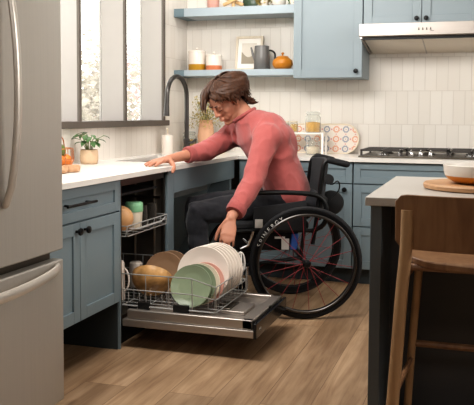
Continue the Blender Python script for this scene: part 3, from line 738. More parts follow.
# vase with dried flowers
c = V((-2.07, 5.62, CT))
t = thing('vase', 'peach clay vase behind the faucet holding dried flowers', 'vase', c)
MB().lathe([(.04, 0), (.06, .03), (.066, .12), (.058, .19), (.05, .235), (.054, .25), (.048, .25), (.045, .235), (.05, .19), (0, .05)], c, 32).build('body', 'vase', t, sharp=60)
t2 = thing('dried_flowers', 'dried yellow-green flower bunch standing in the peach vase', 'flowers', c+V((0, 0, .06)))
rnd = random.Random(8); m = MB(); m2 = MB()
for i in range(26):
    q = rnd.uniform(0, 2*pi); s_ = rnd.uniform(.03, .16); hgt = rnd.uniform(.27, .44)
    tip = c+V((cos(q)*s_, sin(q)*s_*.7, hgt)); m.tube([c+V((cos(q)*.012, sin(q)*.012, .07)), c+V((cos(q)*s_*.3, sin(q)*s_*.3, .25)), tip], .0018, 5)
    for k in range(34):
        p = tip+V((rnd.uniform(-.035, .035), rnd.uniform(-.035, .035), rnd.uniform(-.09, .02))); d_ = V((rnd.uniform(-1, 1), rnd.uniform(-1, 1), rnd.uniform(-1, 1))).normalized(); a_, b_ = basis(d_); L_ = rnd.uniform(.007, .014)
        m2.quad(p-d_*L_, p+a_*L_*.5, p+d_*L_, p-a_*L_*.5)
m.build('stems_bunch', 'stem', t2); m2.build('blossom', 'leaf_pale', t2, smooth=False)
# potted plant by the window
c = V((-2.215, 4.03, CT))
t = thing('potted_plant', 'small leafy green plant in a ribbed beige pot under the window', 'plant', c)
MB().lathe([(.044, 0), (.049, .004), (.054, .035), (.052, .072), (.049, .085), (.046, .085), (.047, .072), (0, .068)], c, 36).build('pot', 'pot_beige', t, sharp=50)
MB().lathe([(.047, .07), (0, .076)], c, 24).build('soil', 'soil', t)
rnd = random.Random(4); m = MB(); m2 = MB()
for i in range(24):
    q = i*2.4; s_ = rnd.uniform(.03, .10); hh = rnd.uniform(.12, .19)-s_*.35
    base = c+V((cos(q)*.012, sin(q)*.012, .07)); tip = c+V((cos(q)*s_, sin(q)*s_, hh+.02)); mid = (base+tip)/2+V((0, 0, .03))
    m.tube([base, mid, tip], .0018, 5)
    d_ = V((cos(q), sin(q), rnd.uniform(-.5, .1))).normalized(); sd_ = V((-sin(q), cos(q), rnd.uniform(-.3, .3))).normalized(); L_ = rnd.uniform(.045, .07); w_ = L_*.32
    p = tip-d_*.01; up = d_.cross(sd_)
    if up.z < 0: up = -up
    m2.add([p, p+d_*L_*.35+sd_*w_, p+d_*L_*.35+up*-.004, p+d_*L_*.35-sd_*w_, p+d_*L_*.75+sd_*w_*.7-up*.006, p+d_*L_*.75-up*.01, p+d_*L_*.75-sd_*w_*.7-up*.006, p+d_*L_-up*.02],
           [(0, 1, 2), (0, 2, 3), (1, 4, 5, 2), (2, 5, 6, 3), (4, 7, 5), (5, 7, 6)])
m.build('stalk_cluster', 'stem', t); m2.build('foliage', 'leaf', t, sharp=60)
# copper wire basket with fruit
c = V((-2.10, 3.47, CT))
t = thing('wire_basket', 'copper wire fruit basket on the worktop beside the refrigerator', 'basket', c)
m = MB()
for k in range(14):
    q = 2*pi*k/14; m.tube([c+V((cos(q)*r, sin(q)*r, z)) for r, z in ((.045, .004), (.075, .02), (.092, .06), (.088, .115))], .0022, 6)
for r, z in ((.045, .004), (.092, .06), (.088, .116)): m.tube([c+V((cos(2*pi*i/28)*r, sin(2*pi*i/28)*r, z)) for i in range(28)], .0028, 6, closed=True)
m.build('wire_cage', 'copper', t)
m = MB().tube(chaikin([c+V((-.0, -.088, .114)), c+V((0, -.075, .17)), c+V((0, 0, .195)), c+V((0, .075, .17)), c+V((0, .088, .114))]), .003, 6); m.build('handle', 'copper', t)
for i, (dx, dy, dz, mt, lab) in enumerate(((.035, -.03, .05, 'orange', 'orange at the front left inside the copper basket'), (.03, .042, .05, 'orange', 'orange at the right inside the copper basket'), (-.038, .0, .05, 'orange', 'orange at the back inside the copper basket'), (.012, .008, .105, 'green_fruit', 'green fruit on top in the copper basket'))):
    o = MB().ell(c+V((dx, dy, dz)), (.038, .038, .036)).build('fruit', mt, origin=c+V((dx, dy, dz-.036))); tag(o, lab, 'fruit', 'fruit in the copper basket')
for (x, y, l) in ((-2.0, 3.33, 'small turned wooden pinch bowl nearest the refrigerator on the worktop'), (-1.985, 3.425, 'small turned wooden pinch bowl right of its twin on the worktop')):
    t = thing('pinch_bowl', l, 'bowl', (x, y, CT), 'wooden pinch bowls')
    MB().lathe([(.03, 0), (.044, .006), (.047, .022), (.044, .036), (.04, .036), (.038, .014), (0, .012)], (x, y, CT), 28).build('body', 'wood_bowl', t, sharp=60)
    MB().lathe([(.04, .03), (0, .033)], (x, y, CT), 24).build('contents', 'oats', t)

# ------------------------------------------------------------------ dishwasher
DY0, DY1 = 3.44, 4.015
dw = thing('dishwasher', 'open stainless dishwasher with pulled-out racks under the worktop', 'dishwasher', (-2.0, 3.73, 0))
m = MB()
m.box(XL+.01, XL+.03, DY0, DY1, .12, CB-.01).box(XL+.03, XF-.03, DY0, DY0+.018, .12, CB-.01).box(XL+.03, XF-.03, DY1-.018, DY1, .12, CB-.01)
m.box(XL+.03, XF-.03, DY0+.018, DY1-.018, .12, .15).box(XL+.03, XF-.03, DY0+.018, DY1-.018, CB-.035, CB-.01)
m.build('tub', 'tub', dw)
m = MB()
for y in (DY0+.03, DY1-.03):
    m.box(XL+.05, XF-.035, y-.008, y+.008, .545, .558).box(XL+.05, XF-.035, y-.006, y+.006, .70, .712)
m.build('rack_rail', 'chrome', dw)
MB().tube([(-2.26, 3.73, .16), (-2.26, 3.73, .54), (-2.0, 3.73, .545)], .014, 10).build('water_pipe', 'tub', dw)
MB().tube([(-2.0, 3.52, .545), (-2.0, 3.94, .545)], [(.022, .008)]*2, 10, wdir=(1, 0, 0)).build('spray_arm', 'tub', dw)
for x in (-1.78, -1.90, -2.05): MB().tube([(x, DY1-.028, .2), (x, DY1-.028, .84)], .008, 8).build('guide_post', 'tub', dw)
m = MB(); m.box(XF-.03, XF-.012, DY0, DY0+.022, .12, CB-.008).box(XF-.03, XF-.012, DY1-.022, DY1, .12, CB-.008).box(XF-.03, XF-.012, DY0, DY1, CB-.04, CB-.008)
m.build('tub_frame', 'steel_dark', dw)
MB().box(XF-.06, XF-.04, DY0, DY1, 0, .12).build('kick_plate', 'black', dw)
DXE = -1.014
m = MB().box(XF, DXE-.012, DY0, DY1, .114, .150); dd = m.build('door', 'steel_h', dw, bevel=.003)
# inner liner: raised rim around a recessed steel panel
m = MB(); z0, z1 = .150, .198
m.box(XF+.02, DXE-.03, DY0+.02, DY1-.02, z0, z0+.028)
m.box(XF+.02, DXE-.02, DY0+.012, DY0+.045, z0, z1).box(XF+.02, DXE-.02, DY1-.045, DY1-.012, z0, z1).box(DXE-.075, DXE-.02, DY0+.012, DY1-.012, z0, z1)
m.build('inner_liner', 'steel_h', dd, bevel=.006)
MB().box(DXE-.014, DXE+.002, DY0+.0, DY1, .112, .186).build('control_strip', 'gloss_black', dd, bevel=.003)
m = MB()
for k in range(3): m.box(DXE+.002, DXE+.003, DY0+.05+.012*k, DY0+.058+.012*k, .145, .153)
m.build('printed_mark', 'lettering', dd)
MB().box(DXE-.02, DXE-.016, DY0+.30, DY0+.33, .188, .199).build('latch', 'black', dd)
m = MB().box(-1.30, -1.12, 3.60, 3.78, z0+.028, z0+.045); ds = m.build('detergent_dispenser', 'steel_h', dd, bevel=.004)
MB().box(-1.285, -1.2, 3.615, 3.765, z0+.045, z0+.052).build('dispenser_lid', 'steel_dark', ds, bevel=.003)
# lower rack
RX0, RX1, RY0, RY1, RZ0, RZ1 = -2.22, -1.228, 3.475, 3.98, .212, .372
def rack(x0, x1, y0, y1, z0, z1, nx, ny, tine=0, dip=False):
    m = MB(); r = .0025
    def top(x):
        if dip and x > x1-.13: return z1-.035*(x-(x1-.13))/.13
        return z1
    xs = [x0+(x1-x0)*i/nx for i in range(nx+1)]; ysr = [y0+(y1-y0)*i/ny for i in range(ny+1)]
    for z, k in ((1, 1), (.5, .97), (0, .92)):
        loop = []
        for x in (x0, x1-.13, x1): loop.append(V((x, y0+(1-k)*.1, z0+(top(x)-z0)*z)))
        for x in (x1, x1-.13, x0): loop.append(V((x, y1-(1-k)*.1, z0+(top(x)-z0)*z)))
        m.tube(loop, r*1.25, 6, closed=True)
    for x in xs[::2]:
        m.tube([(x, y0, top(x)), (x, y0+.008, z0), (x, y1-.008, z0), (x, y1, top(x))], r, 6)
    for y in ysr:
        m.tube([(x0, y, z1), (x0+.008, y, z0), (x1-.008, y, z0), (x1, y, top(x1))], r, 6)
    if tine:
        for x in xs[1:-1]:
            for y in ysr[1:-1]: m.tube([(x, y, z0), (x, y, z0+tine)], r*.9, 5)
    return m
lr = rack(RX0, RX1, RY0, RY1, RZ0, RZ1, 16, 8, .05, True).build('lower_rack', 'wire', dw)
for x in (-1.68, -1.40):
    for y in (RY0+.02, RY1-.02): MB().lathe([(.0, -.01), (.022, -.01), (.022, .01), (0, .01)], (x, y, .2), 14, (0, 1, 0)).build('rack_wheel', 'rack_dark', lr)
MB().box(-1.64, -1.58, RY0-.004, RY0+.012, .20, .235).build('rack_clip', 'rack_dark', lr); MB().box(-1.45, -1.37, RY0-.004, RY0+.012, .20, .235).build('rack_clip', 'rack_dark', lr)
ur = rack(-2.24, -1.70, RY0, RY1, .560, .612, 8, 6, 0).build('upper_rack', 'wire', dw)
MB().tube([(-1.70, RY0+.02, .60), (-1.690, RY0+.1, .585), (-1.690, RY1-.1, .585), (-1.70, RY1-.02, .60)], .004, 6).build('rack_handle', 'wire', ur)
MB().box(-2.25, -1.75, RY0+.02, RY1-.02, .76, .772).build('cutlery_tray', 'rack_dark', dw)
# crockery
def plate_prof(r): return [(0, 0), (r*.55, -.001), (r*.72, .004), (r*.97, .016), (r, .019), (r*.985, .022), (r*.7, .009), (r*.55, .005), (0, .005)]
def plate(c, r, ax, mat, label, group):
    c = V(c); a = V(ax).normalized()
    o = MB().lathe(plate_prof(r), c, 56, a).build('plate', mat, origin=(c.x, c.y, c.z-r*.98), sharp=60)
    return tag(o, label, 'plate', group)
names = ['front-most large white plate under the hand in the lower rack', 'second large white plate from the front in the lower rack', 'third large white plate from the front in the lower rack', 'fourth large white plate from the front in the lower rack', 'fifth large white plate from the front in the lower rack', 'rear-most large white plate in the lower rack']
tilt = V((.10, -1, .22))
for i in range(6):
    plate((-1.372+.006*i, 3.70+.027*i, RZ0+.141), .139, tilt, 'white_cer', names[i], 'large white plates in the lower rack')
for i, (mt, l) in enumerate((('green_cer', 'front sage green plate in the lower rack'), ('green_cer', 'second sage green plate tucked behind the front green one'), ('cream_cer', 'small cream plate behind the sage green plates'), ('pink_cer', 'small blush pink plate between the cream plate and large white plates'))):
    plate((-1.380+.012*i, 3.55+.03*i, RZ0+.102), .107, V((.06, -1, .40)), mt, l, 'small plates in the lower rack')
for i, l in enumerate(('front brown stoneware plate behind the tan bowl', 'rear brown stoneware plate behind the tan bowl')):
    plate((-1.625+.02*i, 3.78+.05*i, RZ0+.11), .112, V((.1, -1, .25)), 'brown_cer', l, 'brown stoneware plates')
def bowl_obj(c, r, d, ax, mat, label):
    prof = []
    for i in range(11):
        q = pi/2*i/10; prof.append((r*sin(q), -d*cos(q)))
    prof += [(r*1.01, .004), (r*.96, .003)]
    for i in range(10, -1, -1):
        q = pi/2*i/10; prof.append((r*.94*sin(q), -d*.93*cos(q)))
    o = MB().lathe(prof, c, 48, ax).build('bowl', mat, origin=c, sharp=60); return tag(o, label, 'bowl')
bowl_obj((-1.645, 3.66, RZ0+.108), .108, .09, (-.1, .62, .62), 'tan_cer', 'marbled tan stoneware bowl tipped over in the lower rack')
# upper rack things
c = V((-1.765, 3.69, .565))
t = thing('tumbler', 'cream tumbler with mint green lid in the upper rack', 'tumbler', c)
MB().lathe([(.036, 0), (.04, .004), (.046, .095)], c, 32).build('body', 'cream_pl', t, sharp=60)
MB().lathe([(.048, .095), (.049, .098), (.049, .125), (.046, .142), (.04, .146), (0, .144)], c, 32).build('lid', 'mint', t, sharp=50)
bowl_obj((-1.79, 3.575, .635), .07, .05, (-.35, .85, .25), pm('peach_stoneware', '#d9a878', .4, 0, .15, 20), 'peach stoneware bowl standing on edge in the upper rack')
gl = [(-1.78, 3.82), (-1.77, 3.92), (-1.90, 3.80), (-1.93, 3.91), (-2.06, 3.86)]
lab = ['smoked glass beside the mint tumbler in the upper rack', 'smoked glass at the front right corner of the upper rack', 'smoked glass behind the mint tumbler in the upper rack', 'smoked glass second from the right rear of the upper rack', 'smoked glass at the right rear of the upper rack']
for (x, y), l in zip(gl, lab):
    c = V((x, y, .565)); o = MB().lathe([(.026, .11), (.031, .0), (.033, .0), (.03, .112), (0, .114)], c, 24).build('drinking_glass', 'glass_dark', origin=c, sharp=60); tag(o, l, 'glass', 'smoked glasses in the upper rack')
for x, y, hh_, l in ((-1.80, 3.565, 1.9, 'tall white pitcher-like mug upside down at the left of the lower rack inside the tub'), (-1.84, 3.87, 1.3, 'white mug at the right of the lower rack inside the tub'), (-1.70, 3.945, 1.3, 'white mug behind the brown plates nearest the blue panel')):
    c = V((x, y, RZ0+.003)); t = thing('mug', l, 'mug', c, 'white mugs in the lower rack')
    MB().lathe([(.04, 0), (.042, .003), (.036, .1*hh_), (.03, .106*hh_), (0, .107*hh_)], c, 28).build('body', 'white_cer', t, sharp=60)
    MB().tube([c+V((cos(q)*.028+.038, 0, (.055+sin(q)*.03)*hh_)) for q in [(-.5+i/10)*pi for i in range(11)]], .005, 8).build('handle', 'white_cer', t)
# white whisk at the rack corner
c = V((-1.25, 3.94, RZ0+.045))
t = thing('whisk', 'white wire whisk standing in the rear corner of the lower rack', 'whisk', c)
m = MB()
for k in range(3):
    q = k*pi/3
    m.tube([c+V((cos(q)*.026*sin(u*pi*2) if False else cos(q)*.026*sin(u*2*pi), sin(q)*.026*sin(u*2*pi), .115+.06*(-cos(u*2*pi)))) for u in [i/20 for i in range(20)]], .0028, 6, closed=True)
m.build('wire_loop', 'white_paint', t); MB().tube([c, c+V((0, 0, .06))], .007, 10).build('handle', 'white_paint', t)

# ------------------------------------------------------------------ wheelchair (faces the worktop, turned a little to the camera)
WO = V((-1.078, 4.572, 0)); fd = V((-.931, -.364, 0)).normalized(); ad = V((-.364, .931, 0)).normalized()
def W(u, v, z): return WO+fd*u+ad*v+V((0, 0, z))
wc = thing('wheelchair', 'black manual wheelchair with red-spoked wheels the man sits in', 'wheelchair', WO)
WR = .327; HV = .308
def wheel(sv):
    v0 = HV*sv; c = W(0, v0, WR)
    def ring(r, v, rad, n=64, seg=10, flat=1): 
        return MB().tube([W(r*cos(2*pi*i/n), v, WR+r*sin(2*pi*i/n)) for i in range(n)], rad, seg, closed=True)
    w_ = ring(WR-.014, v0, .0135).build('wheel', 'rubber', wc)
    m = MB(); n = 64
    m.lathe([(.300, -.011), (.306, -.011), (.306, .011), (.300, .011), (.276, .004), (.276, -.004)], c, 64, ad, closed=True)
    m.build('rim', 'rim', w_, sharp=50)
    ring(.280, v0+sv*.03, .0085).build('handrim', 'handrim', w_)
    m = MB()
    for k in range(6):
        q = 2*pi*k/6+.3; m.tube([W(.276*cos(q), v0+sv*.03, WR+.276*sin(q)), W(.285*cos(q), v0+sv*.008, WR+.285*sin(q))], .003, 6)
    m.build('handrim_standoff', 'rim', w_)
    MB().lathe([(.0, -.04), (.022, -.04), (.022, -.03), (.014, -.025), (.014, .025), (.024, .03), (.024, .04), (.010, .046), (0, .047)], c, 24, ad*sv).build('hub', 'rim', w_)
    for k in range(18):
        q = 2*pi*k/18+.1; side = (1 if k % 2 else -1)*.028; q2 = q+(.5 if (k//2) % 2 else -.5)
        MB().tube([W(.018*cos(q2), v0+side, WR+.018*sin(q2)), W(.284*cos(q), v0+side*.1, WR+.284*sin(q))], .0017, 6).build('spoke', 'spoke', w_)
    return w_
wn = wheel(-1); wf = wheel(1)
# lettering on the near rim
def glyphs(word, r, a0, da, size):
    m = MB()
    dg = bpy.context.evaluated_depsgraph_get()
    for i, ch in enumerate(word):
        cu = bpy.data.curves.new('glyph', 'FONT'); cu.body = ch; cu.size = size; cu.align_x = 'CENTER'; cu.extrude = .0004
        to = bpy.data.objects.new('glyph', cu); COL.objects.link(to); bpy.context.view_layer.update(); dg = bpy.context.evaluated_depsgraph_get()
        me = bpy.data.meshes.new_from_object(to.evaluated_get(dg))
        q = a0+da*i; ctr = (r*cos(q), r*sin(q))
        tx = (-sin(q), cos(q)); ty = (cos(q), sin(q))     # read clockwise, letter tops outward
        vs = []
        for p in me.vertices:
            u = ctr[0]+tx[0]*p.co.x+ty[0]*p.co.y; z = ctr[1]+tx[1]*p.co.x+ty[1]*p.co.y
            vs.append(W(u, -HV-.0125-p.co.z, WR+z))
        m.add(vs, [tuple(f.vertices) for f in me.polygons])
        bpy.data.objects.remove(to); bpy.data.meshes.remove(me); bpy.data.curves.remove(cu)
    return m
# frame
FM = 'black'
for s_ in (-1, 1):
    v = s_*.225
    MB().tube(chaikin([W(-.06, v, .50), W(.30, v, .505), W(.46, v, .49), W(.535, v, .40), W(.585, v, .22), W(.60, v*.8, .16)]), .0125, 10).build('side_frame', FM, wc)
    MB().tube([W(.02, v, .34), W(.34, v, .30), W(.47, v, .47)], .0115, 10).tube([W(.0, v, .50), W(.02, v, .34)], .0115, 10).build('lower_rail', FM, wc)
    MB().tube(chaikin([W(-.05, v, .42), W(-.07, v, .55), W(-.10, v, .84), W(-.115, v, .905), W(-.16, v, .912), W(-.235, v, .893)]), .0125, 10).build('back_cane', FM, wc)
    MB().tube([W(-.145, v, .911), W(-.245, v, .888)], .019, 12, round_caps=True).build('push_handle', 'rubber', wc)
    MB().tube(chaikin([W(.30, v*1.1, .722), W(.16, v*1.1, .728), W(.0, v*1.1, .722), W(-.085, v*1.1, .708), W(-.125, v*1.1, .66), W(-.125, v*1.1, .54), W(-.05, v*1.02, .50)]), .0145, 10, round_caps=True).build('armrest', FM, wc)
    MB().box(0, .31, -.004, .004, 0, .175, tf=lambda p: W(p.x-.03+.02, v*1.06+p.y, .505+p.z*(1-.25*p.x/.31))).build('side_guard', 'nylon', wc, bevel=.003)
    # caster
    cs = MB().tube([W(.37+.058*cos(2*pi*i/28), v, .068+.052*sin(2*pi*i/28)) for i in range(28)], .015, 8, closed=True).build('caster_wheel', 'rubber', wc)
    MB().lathe([(0, -.012), (.04, -.010), (.04, .010), (0, .012)], W(.37, v, .068), 20, ad).build('caster_hub', 'rim', cs)
    MB().tube([W(.37, v-.022, .068), W(.345, v-.022, .15), W(.335, v, .16), W(.335, v, .30)], .009, 8).tube([W(.37, v+.022, .068), W(.345, v+.022, .15), W(.335, v, .16)], .009, 8).build('caster_fork', 'chrome', wc)
    # brake
    MB().tube([W(.30, v*1.08, .50), W(.33, v*1.1, .42), W(.375, v*1.12, .40)], .009, 8).tube([W(.33, v*1.1, .43), W(.36, v*1.1, .46)], .007, 8).build('brake', 'chrome', wc)
MB().tube([W(0, -HV+.03, WR), W(0, HV-.03, WR)], .018, 12).tube([W(.27, -.22, .32), W(.27, .22, .48)], .01, 8).tube([W(.27, .22, .32), W(.27, -.22, .48)], .01, 8).build('axle_tube', FM, wc)
MB().box(-.03, .44, -.215, .215, .497, .555, tf=lambda p: W(p.x, p.y, p.z)).build('seat_cushion', 'nylon', wc, bevel=.02)
MB().box(.02, .40, -.19, .19, .37, .497, tf=lambda p: W(p.x+(.04 if p.z < .4 else 0), p.y*(.8 if p.z < .4 else 1), p.z)).build('under_seat_bag', 'nylon', wc, bevel=.02)
m = MB(); vs = []; fs = []
n1, n2 = 12, 9
for d_ in (0, 1):
    for i in range(n1+1):
        a_ = -1+2*i/n1
        for j in range(n2+1):
            z = .56+(.915-.56)*j/n2; u = -.075-.035*j/n2-.035*(1-a_*a_)-(.024 if d_ else 0)-(0 if j < n2 else -.006)
            vs.append(W(u, a_*.222, z-.012*(a_*a_)*(j/n2)))
q0 = (n1+1)*(n2+1)
for i in range(n1):
    for j in range(n2):
        q = i*(n2+1)+j; fs += [(q, q+1, q+n2+2, q+n2+1), (q0+q, q0+q+n2+1, q0+q+n2+2, q0+q+1)]
for i in range(n1):
    q = i*(n2+1); fs.append((q, q+n2+1, q0+q+n2+1, q0+q)); q += n2; fs.append((q, q0+q, q0+q+n2+1, q+n2+1))
for j in range(n2):
    fs.append((j, q0+j, q0+j+1, j+1)); q = n1*(n2+1)+j; fs.append((q, q+1, q0+q+1, q0+q))
MB().add(vs, fs).build('backrest', 'nylon_grey', wc, bevel=.006)
c = W(-.205, .03, .635)
MB().lathe([(0, -.045), (.058, -.04), (.074, -.02), (.074, .02), (.058, .04), (0, .045)], c, 28, ad).build('round_pouch', 'nylon', wc, sharp=60)
MB().tube(chaikin([W(-.115, -.215, .80), W(-.16, -.21, .76), W(-.20, -.21, .80), W(-.215, -.2, .74), W(-.16, -.2, .68)]), .004, 6).build('brake_cable', FM, wc)
MB().lathe([(0, -.02), (.03, -.018), (.03, .018), (0, .02)], W(-.14, -.215, .80), 16, ad).build('fold_clamp', 'rubber', wc)
MB().box(.60, .70, -.17, .17, .15, .165, tf=lambda p: W(p.x-.02, p.y, p.z)).build('footplate', FM, wc, bevel=.004)
MB().box(0, .045, 0, .004, 0, .05, tf=lambda p: W(.245+p.x, -.244-p.y, .52+p.z)).build('care_tag', 'tag', wc)
MB().box(0, .045, 0, .004, 0, .065, tf=lambda p: W(.085+p.x, -.20-p.y, .385+p.z)).box(0, .06, 0, .004, 0, .012, tf=lambda p: W(.11+p.x, -.20-p.y, .45+p.z)).build('hanging_tag', 'tag', wc)
MB().box(0, .042, -.01, .01, 0, .095, tf=lambda p: W(.03+p.x+(.008 if p.z < .02 else 0), -.205-p.y, .385+p.z)).build('blue_strap', 'bluebit', wc, bevel=.006)
gm = glyphs('SPINERGY', .2855, radians(68), radians(-9.0) if False else radians(0), .02) if False else None
ph = [radians(a_) for a_ in (21, 26.5, 31, 35.5, 42, 48, 54, 60)]
m = MB()
for ch, q in zip('SPINERGY', ph):
    g = glyphs(ch, .279, q, 0, .034); m.add(g.v, g.f)
m.build('rim_lettering', 'lettering', wn, smooth=False)

# ------------------------------------------------------------------ the man
def remesh(mb, name, mat, parent, voxel, it=4, disp=None, origin=None, fac=.5):
    o = mb.build('tmp', mat, None, origin=parent['_o'] if parent is not None else origin, smooth=False)
    r = o.modifiers.new('r', 'REMESH'); r.mode = 'VOXEL'; r.voxel_size = voxel; r.use_smooth_shade = True
    if it:
        s = o.modifiers.new('s', 'SMOOTH'); s.factor = fac; s.iterations = it
    bpy.context.view_layer.update(); dg = bpy.context.evaluated_depsgraph_get()
    me = bpy.data.meshes.new_from_object(o.evaluated_get(dg)); me.name = name
    old = o.data; loc = o.location.copy(); bpy.data.objects.remove(o); bpy.data.meshes.remove(old)
    if disp:
        nrm = [v.normal.copy() for v in me.vertices]
        for v, n_ in zip(me.vertices, nrm): v.co += n_*disp(v.co+loc)
    me.polygons.foreach_set('use_smooth', [True]*len(me.polygons)); me.update()
    me.materials.clear(); me.materials.append(M[mat])
    ob = bpy.data.objects.new(name, me); COL.objects.link(ob)
    if parent is not None: ob.parent = parent; ob['_o'] = parent['_o']
    else: ob.location = loc; ob['_o'] = tuple(loc)
    return ob

# landmarks
SHN, ELN, WRN = V((-1.215, 4.325, 1.045)), V((-1.245, 4.135, .79)), V((-1.305, 3.935, .610))
SHF, ELF, WRF = V((-1.52, 4.62, 1.045)), V((-1.622, 4.40, .952)), V((-1.752, 4.125, .913))
HIPN, HIPF = W(.11, -.095, .64), W(.11, .095, .64)
KNN, KNF = W(.625, -.155, .602), W(.64, .15, .605)
ANN, ANF = W(.60, -.13, .23), W(.60, .12, .23)
NECK = V((-1.392, 4.455, 1.165))
wd = (SHF-SHN).normalized()
# head frame
yaw, pit = radians(57), radians(43)
hf = V((-cos(pit)*cos(yaw), -cos(pit)*sin(yaw), -sin(pit)))
hu = V((-sin(pit)*cos(yaw), -sin(pit)*sin(yaw), cos(pit)))
roll_ = radians(-4)
hl = hu.cross(hf)
HR = Matrix((hf, hl, hu)).transposed()
HC = V((-1.500, 4.41, 1.262)); HS = 1.04
def H(x, y, z): return HC+HR @ V((x, y, z))*HS
def hell(m, c, r): m.ell(H(*c), [q*HS for q in r], HR)

def hand(m, w_, d_, n_, s_, curls, sc=1.0, spread=(.16, .05, -.05, -.16), thumb=((.55, .75, -.25), .25)):
    d_ = d_.normalized(); n_ = (n_-d_*n_.dot(d_)).normalized(); s_ = (s_-d_*s_.dot(d_)-n_*s_.dot(n_)).normalized()
    m.tube([w_-d_*.02*sc, w_+d_*.015*sc, w_+d_*.05*sc, w_+d_*.088*sc, w_+d_*.10*sc], [(.026*sc, .019*sc), (.029*sc, .017*sc), (.039*sc, .015*sc), (.041*sc, .0125*sc), (.036*sc, .009*sc)], 16, wdir=s_, round_caps=True)
    offs = (.031, .0105, -.0105, -.030); lens = (.073, .082, .076, .059); back = (.092, .096, .093, .085); rad = (.0092, .0096, .009, .0078)
    for k in range(4):
        p = w_+d_*back[k]*sc+s_*offs[k]*sc; a_ = d_*cos(spread[k])+s_*sin(spread[k]); pts = [p-a_*.018*sc, p]; ang = 0; rs = [rad[k]*1.1*sc, rad[k]*1.1*sc]
        for fr_, cu, rq in zip((.45, .30, .25), curls[k], (1, .92, .78)):
            ang += cu; dd_ = a_*cos(ang)-n_*sin(ang)
            mid = p+dd_*lens[k]*fr_*sc*.5; p = p+dd_*lens[k]*fr_*sc; pts += [mid, p]; rs += [rad[k]*rq*.97*sc, rad[k]*rq*sc]
        m.tube(pts, rs, 10, round_caps=True)
    tv = V(thumb[0]); p = w_+d_*.022*sc+s_*.022*sc; a_ = (d_*tv[0]+s_*tv[1]+n_*tv[2]).normalized(); pts = [p-a_*.01*sc, p]; rs = [.015*sc, .0155*sc]; ang = 0
    ax_ = (d_*.8-s_*.6).normalized()
    for L_, rq in ((.045, .0125), (.034, .0108), (.027, .0088)):
        p = p+a_*L_*sc; pts.append(p); rs.append(rq*sc); a_ = (a_+ax_*thumb[1]).normalized()
    m.tube(pts, rs, 10, round_caps=True)
    return m

B = MB()
# head
hell(B, (-.014, 0, .030), (.098, .077, .078)); hell(B, (.030, 0, -.02), (.064, .064, .088)); hell(B, (.04, 0, -.078), (.05, .046, .036)); hell(B, (.074, 0, -.106), (.022, .024, .018))
hell(B, (.048, 0, .038), (.046, .058, .045))
for s_ in (-1, 1):
    B.tube([H(-.008, s_*.058, -.045), H(.02, s_*.054, -.085), H(.07, s_*.02, -.108)], [.018*HS, .017*HS, .014*HS], 10, round_caps=True)
    hell(B, (.082, s_*.030, .026), (.015, .027, .009)); hell(B, (.056, s_*.043, -.022), (.026, .022, .028)); hell(B, (.081, s_*.032, .004), (.012, .015, .011))
    hell(B, (-.006, s_*.077, -.010), (.019, .007, .030)); hell(B, (-.012, s_*.079, .010), (.014, .008, .014))
    hell(B, (.099, s_*.011, -.032), (.010, .008, .008))
    hell(B, (.072, s_*.022, -.068), (.018, .022, .022)); hell(B, (.062, s_*.036, -.05), (.02, .02, .03))
B.tube([H(.088, 0, .022), H(.101, 0, -.004), H(.110, 0, -.026)], [.009*HS, .010*HS, .0115*HS], 12, round_caps=True)
hell(B, (.096, 0, -.052), (.008, .012, .010)); hell(B, (.098, 0, -.0625), (.010, .023, .0055)); hell(B, (.095, 0, -.075), (.010, .019, .006))
# neck and trunk under the clothes
B.tube([H(-.030, 0, -.03), H(-.035, 0, -.07), NECK+V((.0, .0, .0)), NECK+V((.06, .03, -.08))], [.055*HS, .055*HS, .061, .075], 16, round_caps=True)
SP = [(W(.06, 0, .60), .155, .10), (W(.075, 0, .70), .15, .10), (W(.12, -.01, .82), .145, .095), (V((-1.255, 4.505, .955)), .15, .10), (V((-1.345, 4.475, 1.055)), .14, .09), (NECK+V((.03, .02, -.03)), .07, .06)]
wl = [ad, ad, ad, (ad+wd).normalized(), wd, wd]
B.tube([p for p, a_, b_ in SP], [(a_, b_) for p, a_, b_ in SP], 20, wdir=wl, round_caps=True)
for s_, e_, w__ in ((SHN, ELN, WRN), (SHF, ELF, WRF)):
    B.tube([s_+(V((-1.345, 4.475, 1.055))-s_)*.35, s_, s_*.5+e_*.5, e_, e_*.6+w__*.4, w__*.85+e_*.15, w__], [.045, .046, .042, .036, .037, .027, .0255], 14, round_caps=True)
hand(B, WRN, V((.0, -.50, -.86)), V((.25, -.85, .55)), V((-1, -.1, -.05)), ((.45, .5, .35), (.18, .35, .25), (.12, .3, .25), (.12, .3, .25)), 1.05, (.06, .02, -.02, -.06), ((.80, .62, -.42), .32))
hand(B, WRF, V((-.22, -1, -.07)), V((0, 0, 1)), V((1, -.2, 0)), ((.12, .05, .05), (.1, .05, .05), (.1, .06, .05), (.12, .06, .05)), 1.15, (.10, .03, -.05, -.16), ((.45, .85, -.55), .35))
for h_, k_, a_ in ((HIPN, KNN, ANN), (HIPF, KNF, ANF)):
    B.tube([h_, h_*.5+k_*.5, k_, k_*.6+a_*.4, a_], [.07, .062, .05, .045, .036], 14, round_caps=True)
    B.tube([a_, a_+V((0, 0, -.035)), a_+fd*.12+V((0, 0, -.045))], [.034, .034, .028], 10, round_caps=True)
org = W(.1, 0, .555)
person = remesh(B, 'person', 'skin', None, .0034, 7, origin=org)
tag(person, 'man in coral sweater and dark jeans seated in the wheelchair, leaning down to the plates', 'person')

